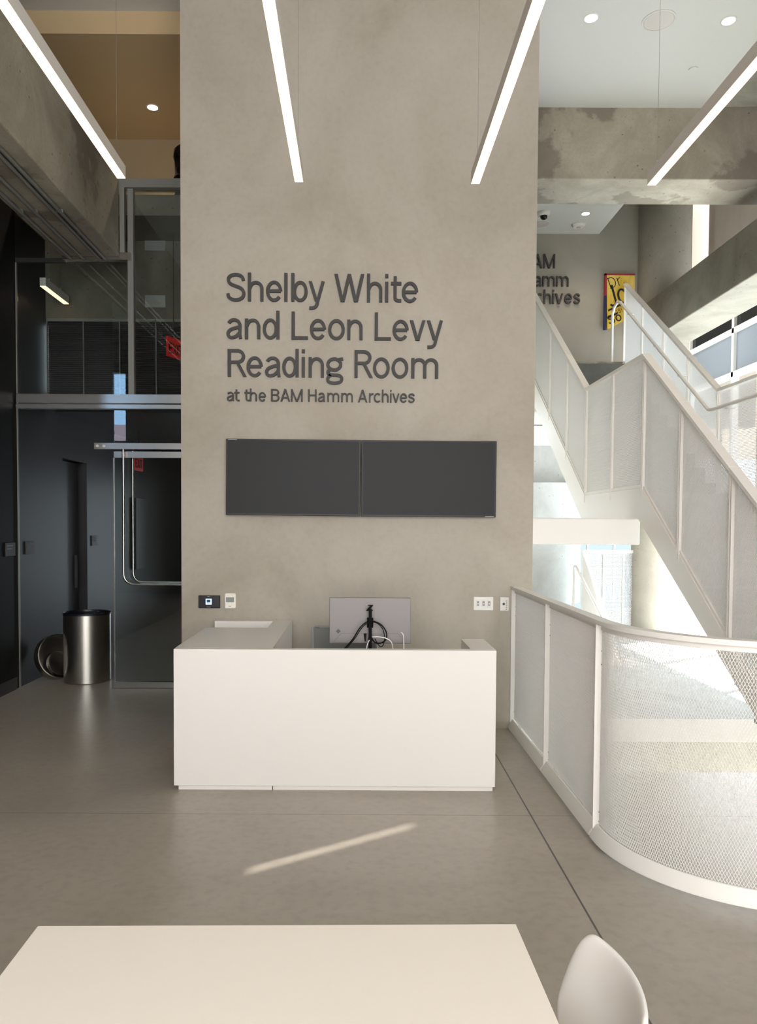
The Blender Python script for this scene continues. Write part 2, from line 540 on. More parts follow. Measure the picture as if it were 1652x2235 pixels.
def glyph(c):
    if c == 'l':
        return S_, [L(h_, 0, h_, 1.02)]
    if c == 'i':
        return S_, [L(h_, 0, h_, XH), L(h_, 0.88, h_, 1.01)]
    if c == 'I':
        return S_, [L(h_, 0, h_, 1)]
    if c == '.':
        return S_, [L(h_, 0, h_, 0.13)]
    if c in 'nh':
        w = .555
        return w, [L(h_, 0, h_, XH if c == 'n' else 1.02), ('l', [(h_, .44)] + arc(w / 2 + .01, .44, w / 2 - h_ - .01, XH - h_ - .44, 165, 0) + [(w - h_, 0)])]
    if c == 'r':
        return .34, [L(h_, 0, h_, XH), ('l', [(h_, .42)] + arc(.30, .42, .30 - h_, XH - h_ - .42, 170, 82))]
    if c == 'm':
        w = .93
        a = (w - S_) / 2
        r = []
        for x0 in (h_, h_ + a):
            r.append(('l', [(x0, .46)] + arc(x0 + a / 2 + .005, .46, a / 2 - .005, XH - h_ - .46, 165, 0) + [(x0 + a, 0)]))
        return w, [L(h_, 0, h_, XH)] + r
    if c == 'o':
        return .60, [('c', arc(.30, XH / 2, .30 - h_, XH / 2 - h_ + .012, 0, 360, 40))]
    if c in 'bd':
        w = .59
        s = [L(h_, 0, h_, 1.02), ('c', arc(.325, XH / 2, .265 - h_, XH / 2 - h_ + .012, 0, 360, 40))]
        if c == 'd':
            s = [(k, [(w - x, y) for x, y in p]) for k, p in s]
        return w, s
    if c == 'e':
        return .585, [L(.08, .37, .585 - h_, .37), ('l', arc(.295, XH / 2, .29 - h_, XH / 2 - h_ + .012, 2, 322, 40))]
    if c == 'c':
        return .52, [('l', arc(.295, XH / 2, .29 - h_, XH / 2 - h_ + .012, 48, 314, 34))]
    if c == 'a':
        w = .545
        return w, [('l', arc(.275, .49, .275 - h_ - .02, XH - h_ - .49 + .01, 158, 0) + [(w - h_ - .02, .17), (w - h_ + .012, .0)]),
                   ('l', spline([(w - h_ - .02, .425), (.30, .385), (.13, .31), (h_ + .005, .195), (.10, .075), (.205, .045), (.34, .09), (w - h_ - .02, .22)], 6))]
    if c == 'g':
        return .61, [('c', arc(.29, .475, .225, .255 - h_, 0, 360, 36)),
                     ('l', [(.40, .62), (.475, .66), (.60, .675)]),
                     ('l', spline([(.17, .30), (.085, .235), (.075, .155), (.16, .10), (.33, .09), (.48, .065), (.555, -.03), (.50, -.155), (.30, -.205), (.12, -.165), (.06, -.07), (.10, .03), (.17, .09)], 6))]
    if c == 't':
        return .38, [('l', [(.15, .93), (.15, .16)] + arc(.28, .16, .13, .16 - h_, 180, 270, 8) + [(.37, h_)]), L(0, XH - h_, .37, XH - h_)]
    if c == 'y':
        return .60, [DG(0, XH, .235, .02, S_ * 1.08), ('l', [(.60 - h_, XH), (.335, .0)] + arc(.12, -.06, .20, .17, -5, -90, 10)[1:] + [(.03, -.23)])]
    if c == 'v':
        return .57, [DG(0, XH, .215, 0), DG(.57 - S_ * 1.06, XH, .235, 0)]
    if c == 'W':
        return 1.05, [DG(0, 1, .22, 0), DG(.465, 1, .24, 0), DG(.465, 1, .69, 0), DG(1.05 - S_ * 1.06, 1, .71, 0)]
    if c == 'A':
        return .68, [DG(0, 0, .275, 1), DG(.68 - S_ * 1.06, 0, .285, 1), L(.15, .30, .53, .30)]
    if c == 'M':
        return .86, [L(h_, 0, h_, 1), L(.86 - h_, 0, .86 - h_, 1), DG(.0, 1, .36, 0), DG(.86 - S_ * 1.06, 1, .38, 0)]
    if c == 'H':
        return .68, [L(h_, 0, h_, 1), L(.68 - h_, 0, .68 - h_, 1), L(h_, .52, .68 - h_, .52)]
    if c == 'L':
        return .55, [L(h_, 0, h_, 1), L(0, h_ * .95, .55, h_ * .95)]
    if c == 'E':
        return .55, [L(h_, 0, h_, 1), L(0, h_, .55, h_), L(0, .5, .5, .5), L(0, 1 - h_, .55, 1 - h_)]
    if c == 'T':
        return .6, [L(.3, 0, .3, 1), L(0, 1 - h_, .6, 1 - h_)]
    if c == 'X':
        return .62, [DG(0, 1, .50, 0), DG(.50, 1, 0, 0)]
    if c in 'RBD':
        if c == 'D':
            return .66, [L(h_, 0, h_, 1), ('l', [(0, 1 - h_), (.27, 1 - h_)] + arc(.27, .5, .39 - h_, .5 - h_, 90, -90, 24) + [(0, h_)])]
        w = .655 if c == 'R' else .62
        s = [L(h_, 0, h_, 1), ('l', [(0, 1 - h_), (.33, 1 - h_)] + arc(.33, .735, .60 - h_ - .33, .265 - h_, 90, -90, 18) + [(0, .47 + h_)])]
        if c == 'R':
            s.append(DG(.655 - S_ * 1.1, 0, .27, .52))
        else:
            s.append(('l', [(.33, .53)] + arc(.34, .29, .62 - h_ - .34, .295 - h_, 90, -90, 18) + [(0, h_)]))
        return w, s
    if c == 'S':
        return .67, [('l', spline([(.60, .74), (.57, .85), (.475, .925), (.34, .95), (.20, .93), (.10, .86), (.075, .76), (.12, .65), (.24, .575), (.36, .53), (.50, .47), (.59, .38), (.615, .26), (.57, .14), (.46, .065), (.33, .045), (.19, .07), (.09, .15), (.055, .27)], 6))]
    if c == 's':
        return .50, [('l', spline([(.435, .545), (.375, .65), (.25, .685), (.13, .65), (.08, .55), (.13, .45), (.25, .395), (.37, .33), (.43, .21), (.37, .09), (.245, .045), (.12, .08), (.055, .19)], 6))]
    if c == 'J':
        return .50, [('l', [(.5 - h_, 1), (.5 - h_, .25)] + arc(.25, .25, .25 - h_, .25 - h_, 0, -150, 16)[1:])]
    if c == 'Z':
        return .62, [L(0, 1 - h_, .62, 1 - h_), L(0, h_, .62, h_), DG(0, 0.02, .62 - S_ * 1.06, .98)]
    return .3, []


def put_glyph(mb, c, origin, ex, ey, en, depth, xs=1.0, bold=1.0):
    """Glyph c with baseline-left at origin; ex, ey = one cap height along / up; en = outward normal."""
    origin, ex, ey, en = map(Vector, (origin, ex, ey, en))
    w, strokes = glyph(c)
    for si, (kind, pts) in enumerate(strokes):
        dp = depth * (1 - 0.02 * si)

        def P(x, y):
            return origin + ex * (x * xs) + ey * y
        if kind == 'p':
            mb.prism([P(*q) for q in pts], en * dp)
            continue
        closed = kind == 'c'
        pts = [Vector(q) for q in pts]
        cl = [pts[0]]
        for q in pts[1:]:
            if (q - cl[-1]).length > 1e-4:
                cl.append(q)
        if closed and (cl[0] - cl[-1]).length < 1e-3:
            cl.pop()
        n = len(cl)
        lo, hi = [], []
        for i, q in enumerate(cl):
            a = cl[i - 1] if (i > 0 or closed) else None
            b = cl[(i + 1) % n] if (i < n - 1 or closed) else None
            t1 = (q - a).normalized() if a is not None else None
            t2 = (b - q).normalized() if b is not None else None
            t1 = t1 or t2
            t2 = t2 or t1
            n1 = Vector((-t1.y, t1.x))
            n2 = Vector((-t2.y, t2.x))
            nn = n1 + n2
            nn = nn.normalized() if nn.length > 1e-6 else n1
            k = min(1.6, 1 / max(0.4, nn.dot(n1)))
            off = nn * (h_ * bold * k)
            off.x /= xs
            lo.append(q - off)
            hi.append(q + off)
        vs = [P(*q) for q in lo] + [P(*q) for q in hi]
        vs += [v + en * dp for v in vs]
        fs = []
        m = n if closed else n - 1
        for i in range(m):
            j = (i + 1) % n
            fs += [(2 * n + i, 2 * n + j, 3 * n + j, 3 * n + i), (i, n + i, n + j, j), (i, j, 2 * n + j, 2 * n + i), (n + i, 3 * n + i, 3 * n + j, n + j)]
        if not closed:
            e = n - 1
            fs += [(0, 2 * n, 3 * n, n), (e, n + e, 3 * n + e, 2 * n + e)]
        mb.add(vs, fs)
    return w


# ---------------------------------------------------------------- the shell
YW = 6.12          # face of the plaster wall
XL = -3.35         # black wall
YS = 7.57          # glazed screen
CZ = 6.0
fl = MB()
fl.box(-8, 1.32, -3, 16, -.3, 0)
fl.box(1.32, 7, -3, 5.045, -.3, 0)
ff = MB()
ff.box(1.32, 7, 6.45, 9, -.18, 0)
ff.box(1.32, 2.4, 9, 11.5, -.18, 0)
ff.box(3.45, 7, 9, 11.5, -.18, 0)
ff.box(1.32, 7, 11.5, 15, -.18, 0)
struct(fl.build('floor', 'floor'), 'grey polished concrete floor with straight joints', 'floor')
struct(ff.build('floor', 'concrete_light'), 'floor under and beyond the white stair, coloured paler to look sunlit', 'floor')  # same slab as the hall; sunlit brightness put into a paler colour
struct(MB().box(.9, 1.2, 2, 7.8, -3, -.3).box(1.2, 9, 2, 2.2, -3, -.3).build('wall_lower', 'lower_wall'), 'unseen walls added below the floor opening to hold back sky light', 'wall')  # out of view, added to close the lower level off from the sky
struct(box1('floor', 'lower_wall', 1.2, 9, 2, 12, -3.2, -3.0), 'pale floor of the level below the mesh guardrail', 'floor')
struct(box1('wall_lower', 'lower_wall', -1, 9, 7.6, 7.8, -3, -.18), 'pale concrete wall seen down through the floor opening', 'wall')
struct(box1('trim_1', 'white_steel', 1.3, 7, 6.43, 6.45, -.19, 0), 'white edge of the floor opening behind the mesh', 'trim')
struct(box1('wall_back', 'plaster', -1.40, 1.41, YW, 11.6, 0, 6.5), 'tall grey troweled plaster wall behind the white desk', 'wall')
struct(box1('ceiling', 'white_ceiling', -1.41, 3.6, -3, 11.6, CZ, CZ + .3), 'white ceiling with recessed lights', 'ceiling')
struct(box1('ceiling', 'white_ceiling', -8, -1.41, -3, 6.98, 6.2, 6.5), 'raised ceiling over the left of the hall', 'ceiling')
struct(box1('ceiling', 'tan_ceiling', -8, -1.41, 6.98, 8.85, CZ, 6.5), 'tan ceiling over the upper gallery', 'ceiling')
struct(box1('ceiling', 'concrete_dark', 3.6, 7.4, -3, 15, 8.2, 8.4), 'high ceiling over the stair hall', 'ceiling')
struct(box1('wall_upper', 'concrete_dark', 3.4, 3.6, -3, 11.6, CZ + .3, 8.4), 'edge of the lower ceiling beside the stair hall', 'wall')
struct(box1('wall_gallery', 'tan_paint', -8, -1.40, 8.85, 9.0, 4.8, 6.2), 'warm tan wall of the upper gallery', 'wall')
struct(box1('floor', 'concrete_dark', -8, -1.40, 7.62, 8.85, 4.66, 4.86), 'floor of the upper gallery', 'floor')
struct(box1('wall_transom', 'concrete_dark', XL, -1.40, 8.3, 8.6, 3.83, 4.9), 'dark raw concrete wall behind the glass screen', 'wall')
wl = MB().box(XL - .2, XL, 4.6, YS, 0, 6.2)
wl2 = MB().box(XL - .2, XL, YS, 8.74, 0, 6.2).box(XL - .2, XL, 9.52, 15, 0, 4.66).box(XL - .2, XL, 8.74, 9.52, 2.38, 4.66).box(XL - .2, XL - .16, 8.74, 9.52, 0, 2.38)
struct(wl.build('wall_left', 'black_panel'), 'black panelled wall at far left', 'wall')
struct(wl2.build('wall_left', 'charcoal_panel'), 'charcoal wall continuing behind the glass screen', 'wall')
struct(MB().box(-1.41, -1.2, 11.6, 17.5, 0, 6).build('wall_corridor_right', 'charcoal_panel'), 'dark right wall of the corridor behind glass, run on outdoors to block the sun', 'wall')  # stretch past the corridor end is added to shade its opening from the sun
struct(MB().box(XL, -2.3, 14.8, 15, 0, 3).box(-1.5, -1.40, 14.8, 15, 0, 3).box(-2.3, -1.5, 14.8, 15, 2.5, 3).build('wall_corridor', 'charcoal_panel'), 'dark end wall of the corridor behind glass', 'wall')
struct(box1('ceiling', 'charcoal_panel', XL, -1.40, 8.6, 15, 2.88, 3.1), 'dark ceiling of the corridor behind glass', 'ceiling')
def gap(p):
    t = (p.x + 7.9) / gdir.x
    return p.y - gdir.y * t, t * math.tan(GEL)


(gy, gz0), (_, gz1) = gap(GA), gap(GB)
gm = MB().box(-8, -7.9, -3, gy - .06, 0, 6.2).box(-8, -7.9, gy + .06, 4.6, 0, 6.2).box(-8, -7.9, gy - .06, gy + .06, 0, gz0).box(-8, -7.9, gy - .06, gy + .06, gz1, 6.2)  # slit added to shape the spot's beam into the floor streak
struct(gm.build('wall_rear_left', 'black_panel'), 'side wall behind the camera at left', 'wall')
struct(box1('wall_left_return', 'black_panel', -8, XL - .2, 4.5, 4.7, 0, 6.2), 'return of the black wall', 'wall')
rw = MB()
RX0, RX1, RZ0, RZ1 = -2.4, 3.4, 0.3, 4.7
rw.box(-8, -5.79, -3.2, -3, 0, 6.2).box(-5.79, -5.46, -3.2, -3, 0, 3.6).box(-5.79, -5.46, -3.2, -3, 5.2, 6.2)
rw.box(-5.46, RX0, -3.2, -3, 0, 6.2).box(RX0, RX1, -3.2, -3, 0, RZ0).box(RX0, RX1, -3.2, -3, RZ1, 6.2).box(RX1, 7.4, -3.2, -3, 0, 8.4)
struct(rw.build('wall_rear', 'plaster'), 'rear wall with the street windows', 'wall')
wr = MB().box(6.0, 6.2, -3, 7.5, 0, 5.0).box(6.6, 6.8, -3, 14.3, 5.0, 8.2).box(6.2, 6.6, -3, 14.3, 4.95, 5.05)
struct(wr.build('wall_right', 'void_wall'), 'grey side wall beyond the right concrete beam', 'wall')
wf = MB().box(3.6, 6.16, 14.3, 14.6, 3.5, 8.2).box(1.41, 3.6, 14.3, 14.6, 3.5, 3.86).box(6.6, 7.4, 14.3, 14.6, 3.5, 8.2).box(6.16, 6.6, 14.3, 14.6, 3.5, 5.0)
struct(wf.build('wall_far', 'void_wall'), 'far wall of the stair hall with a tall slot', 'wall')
struct(box1('wall_court', 'cream', 4.0, 9.0, 15.3, 15.5, 3, 12), 'cream wall added outside the tall slot to limit its light', 'wall')  # added and sized to cut the daylight entering through the slot
struct(box1('wall_gallery_back', 'plaster_back', 1.41, 4.5, 11.59, 11.75, 3.56, 8.2), 'grey plaster wall at the head of the stairs', 'wall')
up = MB().box(1.41, 4.0, 10.42, 14.3, 3.52, 3.86)
struct(up.build('floor', 'concrete'), 'concrete slab edge at the head of the stairs', 'floor')
struct(box1('floor', 'concrete_light', 1.41, 3.3, 12.2, 14.6, 0, .38), 'raised pale platform far behind the stairs', 'floor')
struct(box1('baseboard_left', 'sign_grey', XL, XL + .012, 4.6, 7.5, 0, .12), 'dark base of the black wall', 'baseboard')

# concrete beams and columns
def beam(name, m, dims, label, cat):
    x0, x1, y0, y1, z0, z1 = dims
    return tag(MB().box(*dims).build(name, m, bevel=.012, loc=((x0 + x1) / 2, (y0 + y1) / 2, z0)), label, cat, kind='structure')


beam('concrete_beam', 'concrete', (-2.86, -2.31, -3, 7.50, 4.22, 4.97), 'long weathered concrete beam at upper left carrying pipes', 'beam')
beam('concrete_beam', 'concrete', (1.41, 6.6, 8.14, 8.77, 5.265, 6.02), 'stained concrete beam crossing under the white ceiling at upper right', 'beam')
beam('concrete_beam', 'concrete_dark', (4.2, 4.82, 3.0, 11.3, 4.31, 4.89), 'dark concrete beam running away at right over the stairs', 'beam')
beam('concrete_beam', 'concrete_light', (1.41, 4.4, 12.5, 13.2, 2.3, 2.95), 'short pale concrete beam far behind the stair stringer', 'beam')
beam('steel_beam', 'white_steel', (1.41, 2.30, 6.2, 6.4, 1.485, 1.70), 'white steel beam from the plaster wall to the stair landing', 'beam')
tag(MB().lathe([(.385, 0), (.385, 8.2)], (4.57, 11.6, 0), 56).build('concrete_column', 'concrete_mid', smooth=True, loc=(4.57, 11.6, 0)), 'round pitted concrete column behind the stairs', 'column', kind='structure')
tag(MB().lathe([(.75, 0), (.75, 1.95)], (3.0, 12.9, .38), 56).build('concrete_column', 'concrete_light', smooth=True, loc=(3.0, 12.9, .38)), 'broad pale concrete column next to the plaster wall edge', 'column', kind='structure')

# rear street window frame (behind the camera)
struct(box1('window_4', 'tinted', -5.79, -5.46, -3.11, -3.10, 3.6, 5.2), 'narrow window behind the viewer with sky blue put into its pane', 'window')
rf = thing('window_1', (0.5, -3.1, RZ0), 'street window behind the viewer', 'window', kind='structure')
for k in range(6):
    x = RX0 + (RX1 - RX0) * k / 5
    MB().box(x - .03, x + .03, -3.15, -3.05, RZ0, RZ1).build('mullion', 'grey_metal', rf)
MB().box(RX0, RX1, -3.15, -3.05, 2.6, 2.68).build('transom_bar', 'grey_metal', rf)
struct(box1('wall_street', 'brick', -18, -6.5, -14, -13.6, 0, 5.35), 'brick building across the street behind the viewer', 'wall')

# right facade: window wall with blue-grey spandrels
wv = thing('window_2', (6.0, 11, 0), 'bright window wall with blue grey panels at right edge', 'window', kind='structure')
for k, y in enumerate((7.5, 9.05, 10.65, 12.25, 13.85)):
    MB().box(5.95, 6.05, y - .035, y + .035, 0, 4.98).build('mullion', 'white_steel', wv)
for z in (4.06, 4.75):
    MB().box(5.95, 6.05, 7.5, 14.3, z - .04, z + .04).build('transom_bar', 'white_steel', wv)
for y0, y1 in ((7.5, 9.05), (9.05, 10.65), (10.65, 12.25), (12.25, 13.85)):
    MB().box(6.0, 6.03, y0 + .035, y1 - .035, 4.10, 4.71).build('spandrel_panel', 'spandrel', wv)
    MB().box(6.0, 6.03, y0 + .035, y1 - .035, 4.79, 4.98).build('upper_pane', 'dark_glass', wv)
MB().box(6.0, 6.03, 13.885, 14.3, 4.10, 4.71).build('spandrel_panel', 'spandrel', wv)
MB().box(6.0, 6.03, 13.885, 14.3, 4.79, 4.98).build('upper_pane', 'dark_glass', wv)

w5 = thing('window_5', (4.0, 14.3, 0), 'added panes dimming the sky far behind the lower stair railing', 'window', kind='structure')
for x0_, x1_ in ((3.3, 3.8), (3.8, 4.3), (4.3, 4.8), (4.8, 5.6)):
    MB().box(x0_ + .03, x1_, 14.30, 14.31, 0, 2.3).build('pane', 'dimming_glass', w5)
    MB().box(x0_, x0_ + .03, 14.27, 14.33, 0, 3.5).build('mullion', 'white_steel', w5)

# ---------------------------------------------------------------- left: glazed screen and door
g = thing('window_3', (-2.3, YS, 0), 'tall glazed screen between the black wall and the plaster wall', 'window', kind='structure')
MB().box(-2.86, -2.20, YS - .07, YS, 4.19, 4.26).build('header_plate', 'stainless', g)
MB().box(-3.34, -2.86, YS - .02, YS + .02, 4.18, 4.22).build('header_plate', 'charcoal_panel', g)
MB().box(-2.315, -1.40, YS - .06, YS + .05, 4.885, 4.972).build('cap_rail', 'grey_metal', g)
MB().box(-2.309, -2.262, YS - .06, YS + .0, 4.26, 4.885).build('post', 'brass_steel', g)
MB().box(-2.24, -2.185, YS - .03, YS + .03, 2.9, 4.885).build('post', 'grey_metal', g)
MB().box(-3.335, -1.40, YS - .04, YS + .03, 2.815, 2.90).build('rail', 'stainless', g)
MB().box(-3.335, -1.40, YS - .05, YS + .03, 2.76, 2.80).build('rail', 'stainless', g)
MB().box(-3.345, -3.335, YS - .012, YS + .012, 0, 4.18).build('jamb', 'brass_steel', g)
MB().box(-3.33, -2.26, YS + .005, YS + .017, 2.9, 4.19).build('glass_pane', 'glass', g)
MB().box(-2.18, -1.40, YS + .005, YS + .017, 2.9, 4.885).build('glass_pane', 'glass', g)
MB().box(-2.395, -1.40, YS + .005, YS + .017, 2.43, 2.76).build('glass_pane', 'glass', g)

d = thing('door_1', (-1.9, YS, 0), 'glass door with steel rails and long bent pull beside the desk', 'door', kind='structure')
MB().box(-2.57, -1.40, YS - .055, YS - .025, 2.365, 2.425).build('header_bar', 'stainless', d)
for x in (-2.54, -2.475):
    MB().lathe([(.013, 0), (.013, .006), (.004, .008)], (x, YS - .055, 2.395), 16, axis=(0, -1, 0)).build('bolt', 'lamp_white', d)
MB().box(-2.39, -1.40, YS - .02, YS + .03, 2.285, 2.345).build('top_rail', 'stainless', d)
MB().box(-2.40, -1.40, YS - .02, YS + .03, .006, .065).build('bottom_rail', 'stainless', d)
MB().box(-2.395, -1.40, YS, YS + .012, .065, 2.285).build('glass_pane', 'glass', d)
MB().box(-2.403, -2.395, YS - .004, YS + .016, .065, 2.285).build('edge_strip', 'stainless', d)


def bend(y, x0, z0, r):
    p = [(x0, y, 2.36)] + [(x0, y, z0 + r)]
    p += [(x0 + r - r * math.cos(a), y, z0 + r - r * math.sin(a)) for a in [math.pi / 2 * i / 8 for i in range(1, 9)]]
    return p + [(-1.405, y, z0)]


MB().tube(bend(YS - .06, -2.285, 1.04, .10), .0125).build('pull_handle', 'stainless', d, smooth=True)
MB().tube(bend(YS + .09, -2.235, 1.045, .10), .0125).build('pull_handle', 'stainless', d, smooth=True)

d2 = thing('door_2', (XL - .1, 9.1, 0), 'flush dark door set back in the black wall behind glass', 'door', kind='structure')
MB().box(XL - .13, XL - .09, 8.75, 9.44, 0, 2.37).build('leaf', 'charcoal_panel', d2)
MB().box(XL - .09, XL - .06, 9.33, 9.35, .85, 1.25).build('pull_handle', 'sign_grey', d2)

# louvred screen behind the transom glass
lv = thing('trim_2', (-2.4, 8.3, 2.88), 'dark louvred panels below the concrete behind glass', 'trim', kind='structure')
xs = [XL + .02 + i * .39 for i in range(6)]
for i in range(5):
    mb = MB()
    for k in range(44):
        z = 2.90 + k * .021
        mb.obox(((xs[i] + xs[i + 1]) / 2, 8.30, z), ((xs[i + 1] - xs[i]) / 2 - .006, 0, 0), (0, .012, .006), (0, -.0012, .0024))
    mb.box(xs[i], xs[i + 1], 8.33, 8.35, 2.88, 3.82)
    mb.build('louvre_panel', 'sign_grey', lv)
for x in xs:
    MB().box(x - .005, x + .005, 8.275, 8.30, 2.88, 3.82).build('divider', 'grey_metal', lv)
MB().box(XL + .02, -1.4, 8.275, 8.30, 3.80, 3.83).build('top_strip', 'grey_metal', lv)

for z, lab in ((4.62, 'upper pale square cover plate on the dark concrete behind glass'), (4.02, 'lower pale square cover plate on the dark concrete behind glass')):
    mb = MB().box(-2.28, -2.06, 8.285, 8.30, z - .065, z + .065)
    tag(mb.build('cover_plate', 'grey_plastic', loc=(-2.17, 8.3, z), bevel=.003), lab, 'cover plate', 'cover plates on the concrete')

# pipes below the left beam
for i, x in enumerate((-2.78, -2.66, -2.50, -2.45)):
    lab = ['outermost steel pipe under the left concrete beam, nearest the black wall', 'second steel pipe under the left concrete beam', 'third steel pipe under the left concrete beam, first of the close pair', 'innermost steel pipe under the left concrete beam, nearest the hall'][i]
    t = thing('pipe', (x, 3, 4.19), lab, 'pipe', 'pipes under the left beam')
    MB().tube([(x, -2.9, 4.195), (x, 7.51, 4.195)], .015, 14).build('tube', 'grey_metal', t, smooth=True)
    for y in (1.5, 3.6, 5.2, 6.4):
        MB().box(x - .022, x + .022, y - .012, y + .012, 4.19, 4.222).build('clip', 'brass_steel', t)

# ---------------------------------------------------------------- lettering on the wall
def zoom(x, y):
    return 480 + x / 3.304, 580 + y / 3.304


LINES = [
    (1.0, (48, 258), (1428, 269), [('S', 48, 185), ('h', 203, 315), ('e', 333, 450), ('l', 466, 487), ('b', 515, 633), ('y', 640, 755), ('W', 825, 1040), ('h', 1060, 1170), ('i', 1190, 1213), ('t', 1232, 1308), ('e', 1310, 1428)]),
    (1.0, (48, 529), (1605, 545), [('a', 48, 160), ('n', 182, 292), ('d', 310, 430), ('L', 517, 635), ('e', 648, 765), ('o', 780, 900), ('n', 918, 1028), ('L', 1115, 1232), ('e', 1243, 1360), ('v', 1368, 1480), ('y', 1490, 1605)]),
    (1.0, (58, 802), (1573, 816), [('R', 58, 195), ('e', 193, 310), ('a', 325, 437), ('d', 450, 568), ('i', 590, 613), ('n', 640, 750), ('g', 765, 890), ('R', 970, 1103), ('o', 1103, 1223), ('o', 1237, 1357), ('m', 1378, 1573)]),
    (0.45, (52, 977), (1405, 990), [('a', 52, 103), ('t', 105, 143), ('t', 178, 215), ('h', 218, 268), ('e', 280, 333), ('B', 370, 430), ('A', 437, 507), ('M', 513, 597), ('H', 637, 697), ('a', 707, 757), ('m', 775, 860), ('m', 875, 958), ('A', 995, 1062), ('r', 1075, 1107), ('c', 1108, 1158), ('h', 1168, 1215), ('i', 1225, 1238), ('v', 1243, 1293), ('e', 1297, 1348), ('s', 1355, 1405)]),
]
sg = thing('wall_lettering', (0, YW, 2.6), 'charcoal raised letters naming the Shelby White and Leon Levy Reading Room', 'lettering')
p0 = at(*zoom(0, 0), 1, YW)
p1 = at(*zoom(0, 200), 1, YW)
CAP = (p0 - p1).length
for k, (sc, a, b, chars) in enumerate(LINES):
    for c, x0, x1 in chars:
        yb = a[1] + (b[1] - a[1]) * (x0 - a[0]) / (b[0] - a[0])
        A = at(*zoom(x0, yb), 1, YW)
        B = at(*zoom(x1, yb), 1, YW)
        w = glyph(c)[0]
        want = (B - A).length
        cap = CAP * sc
        mb = MB()
        ex = Vector((1, 0, 0)) * cap
        put_glyph(mb, c, (A.x, YW + .001, A.z), ex, Vector((0, 0, cap)), (0, -1, 0), .022, xs=want / (w * cap), bold=1.0 if sc == 1 else 1.02)
        mb.build('letter', 'letter', sg)

# sign at the head of the stairs
YB = 11.585
sg2 = thing('wall_lettering', (2.7, YB, 5.2), 'dark letters ending in Archives on the wall at the head of the stairs', 'lettering')
for word, xr, yb, capx in (('BAM', 1210, 586, 30), ('Hamm', 1240, 626, 30), ('Archives', 1265, 664, 30)):
    R_ = at(xr, yb, 1, YB)
    cap = (at(xr, yb - capx, 1, YB) - R_).length
    ws = [glyph(c)[0] + .10 for c in word]
    x = R_.x - (sum(ws) - .10) * cap * .98
    for c, w in zip(word, ws):
        mb = MB()
        put_glyph(mb, c, (x, YB + .006, R_.z), (cap * .98, 0, 0), (0, 0, cap), (0, -1, 0), .04)
        mb.build('letter', 'letter', sg2)
        x += w * cap * .98

# poster at the head of the stairs
po = thing('poster', (3.95, YB, 4.6), 'yellow poster with big black letters at the head of the stairs', 'poster')
PA = [at(1322, 603, 1, YB), at(1383, 603, 1, YB), at(1383, 689, 1, YB), at(1323, 721, 1, YB)]
pf = [(p.x, YB - .05, p.z) for p in PA]
MB().prism(pf, (0, .04, 0)).build('board', 'yellow', po)
zt, zm, zl = PA[0].z, PA[0].z - .30, PA[3].z
x0 = PA[0].x
MB().box(x0 - .03, x0, YB - .05, YB - .01, zm, zt + .025).build('edge_band', 'poster_red', po)
MB().box(x0 - .03, x0, YB - .05, YB - .01, zl, zm).build('edge_band', 'poster_blue', po)
MB().box(x0 - .03, PA[1].x, YB - .05, YB - .01, zt, zt + .025).build('edge_band', 'poster_red', po)


def slanted(txt, px, py, cap_px, ang, bold, sp=.12, xs=1.0):
    o = at(px, py, 1, YB)
    cap = cap_px / FPX * YB
    ca, sa = math.cos(math.radians(ang)), math.sin(math.radians(ang))
    ex, ey = Vector((ca, 0, sa)) * cap, Vector((-sa, 0, ca)) * cap
    q = Vector((o.x, YB - .052, o.z))
    mb = MB()
    for c in txt:
        w = put_glyph(mb, c, q, ex, ey, (0, -1, 0), .003, xs=xs, bold=bold)
        q = q + ex * ((w + sp) * xs)
    return mb


slanted('Dr.', 1330, 633, 24, 20, .6).build('printed_word', 'poster_ink', po)
slanted('Jo', 1329, 674, 46, 16, .85, xs=.75).build('printed_word', 'poster_ink', po)
slanted('Insi', 1338, 690, 13, 22, .6, xs=.9).build('printed_word', 'poster_ink', po)
slanted('So', 1328, 711, 19, 22, 1.2, xs=1.1).build('printed_word', 'poster_ink', po)
mb = MB()
for a, b in (((1325, 682), (1372, 660)), ((1325, 697), (1345, 688))):
    A, B = at(*a, 1, YB), at(*b, 1, YB)
    mb.prism([(A.x, YB - .053, A.z), (B.x, YB - .053, B.z), (B.x, YB - .053, B.z + .03), (A.x, YB - .053, A.z + .03)], (0, .003, 0))
mb.build('printed_bar', 'poster_ink', po)

# ---------------------------------------------------------------- televisions
def tv(x0, x1, z0, z1, tilt, label, group):
    t = thing('television', ((x0 + x1) / 2, YW, z0), label, 'television', group)
    c = Vector(((x0 + x1) / 2, YW - .045, (z0 + z1) / 2))
    hx, hz = (x1 - x0) / 2, (z1 - z0) / 2
    a = math.radians(tilt)
    ex, ez = Vector((math.cos(a), 0, math.sin(a))), Vector((-math.sin(a), 0, math.cos(a)))
    MB().obox(c, ex * hx, (0, .025, 0), ez * hz).build('housing', 'bezel', t, bevel=.003)
    MB().obox(c + Vector((0, -.0255, 0)) + ez * .002, ex * (hx - .011), (0, .0015, 0), ez * (hz - .013)).build('screen', 'screen', t)
    MB().obox(c + Vector((0, .035, 0)), ex * .2, (0, .012, 0), ez * .15).build('wall_mount', 'bezel', t)
    return t, c, ex, ez, hx, hz


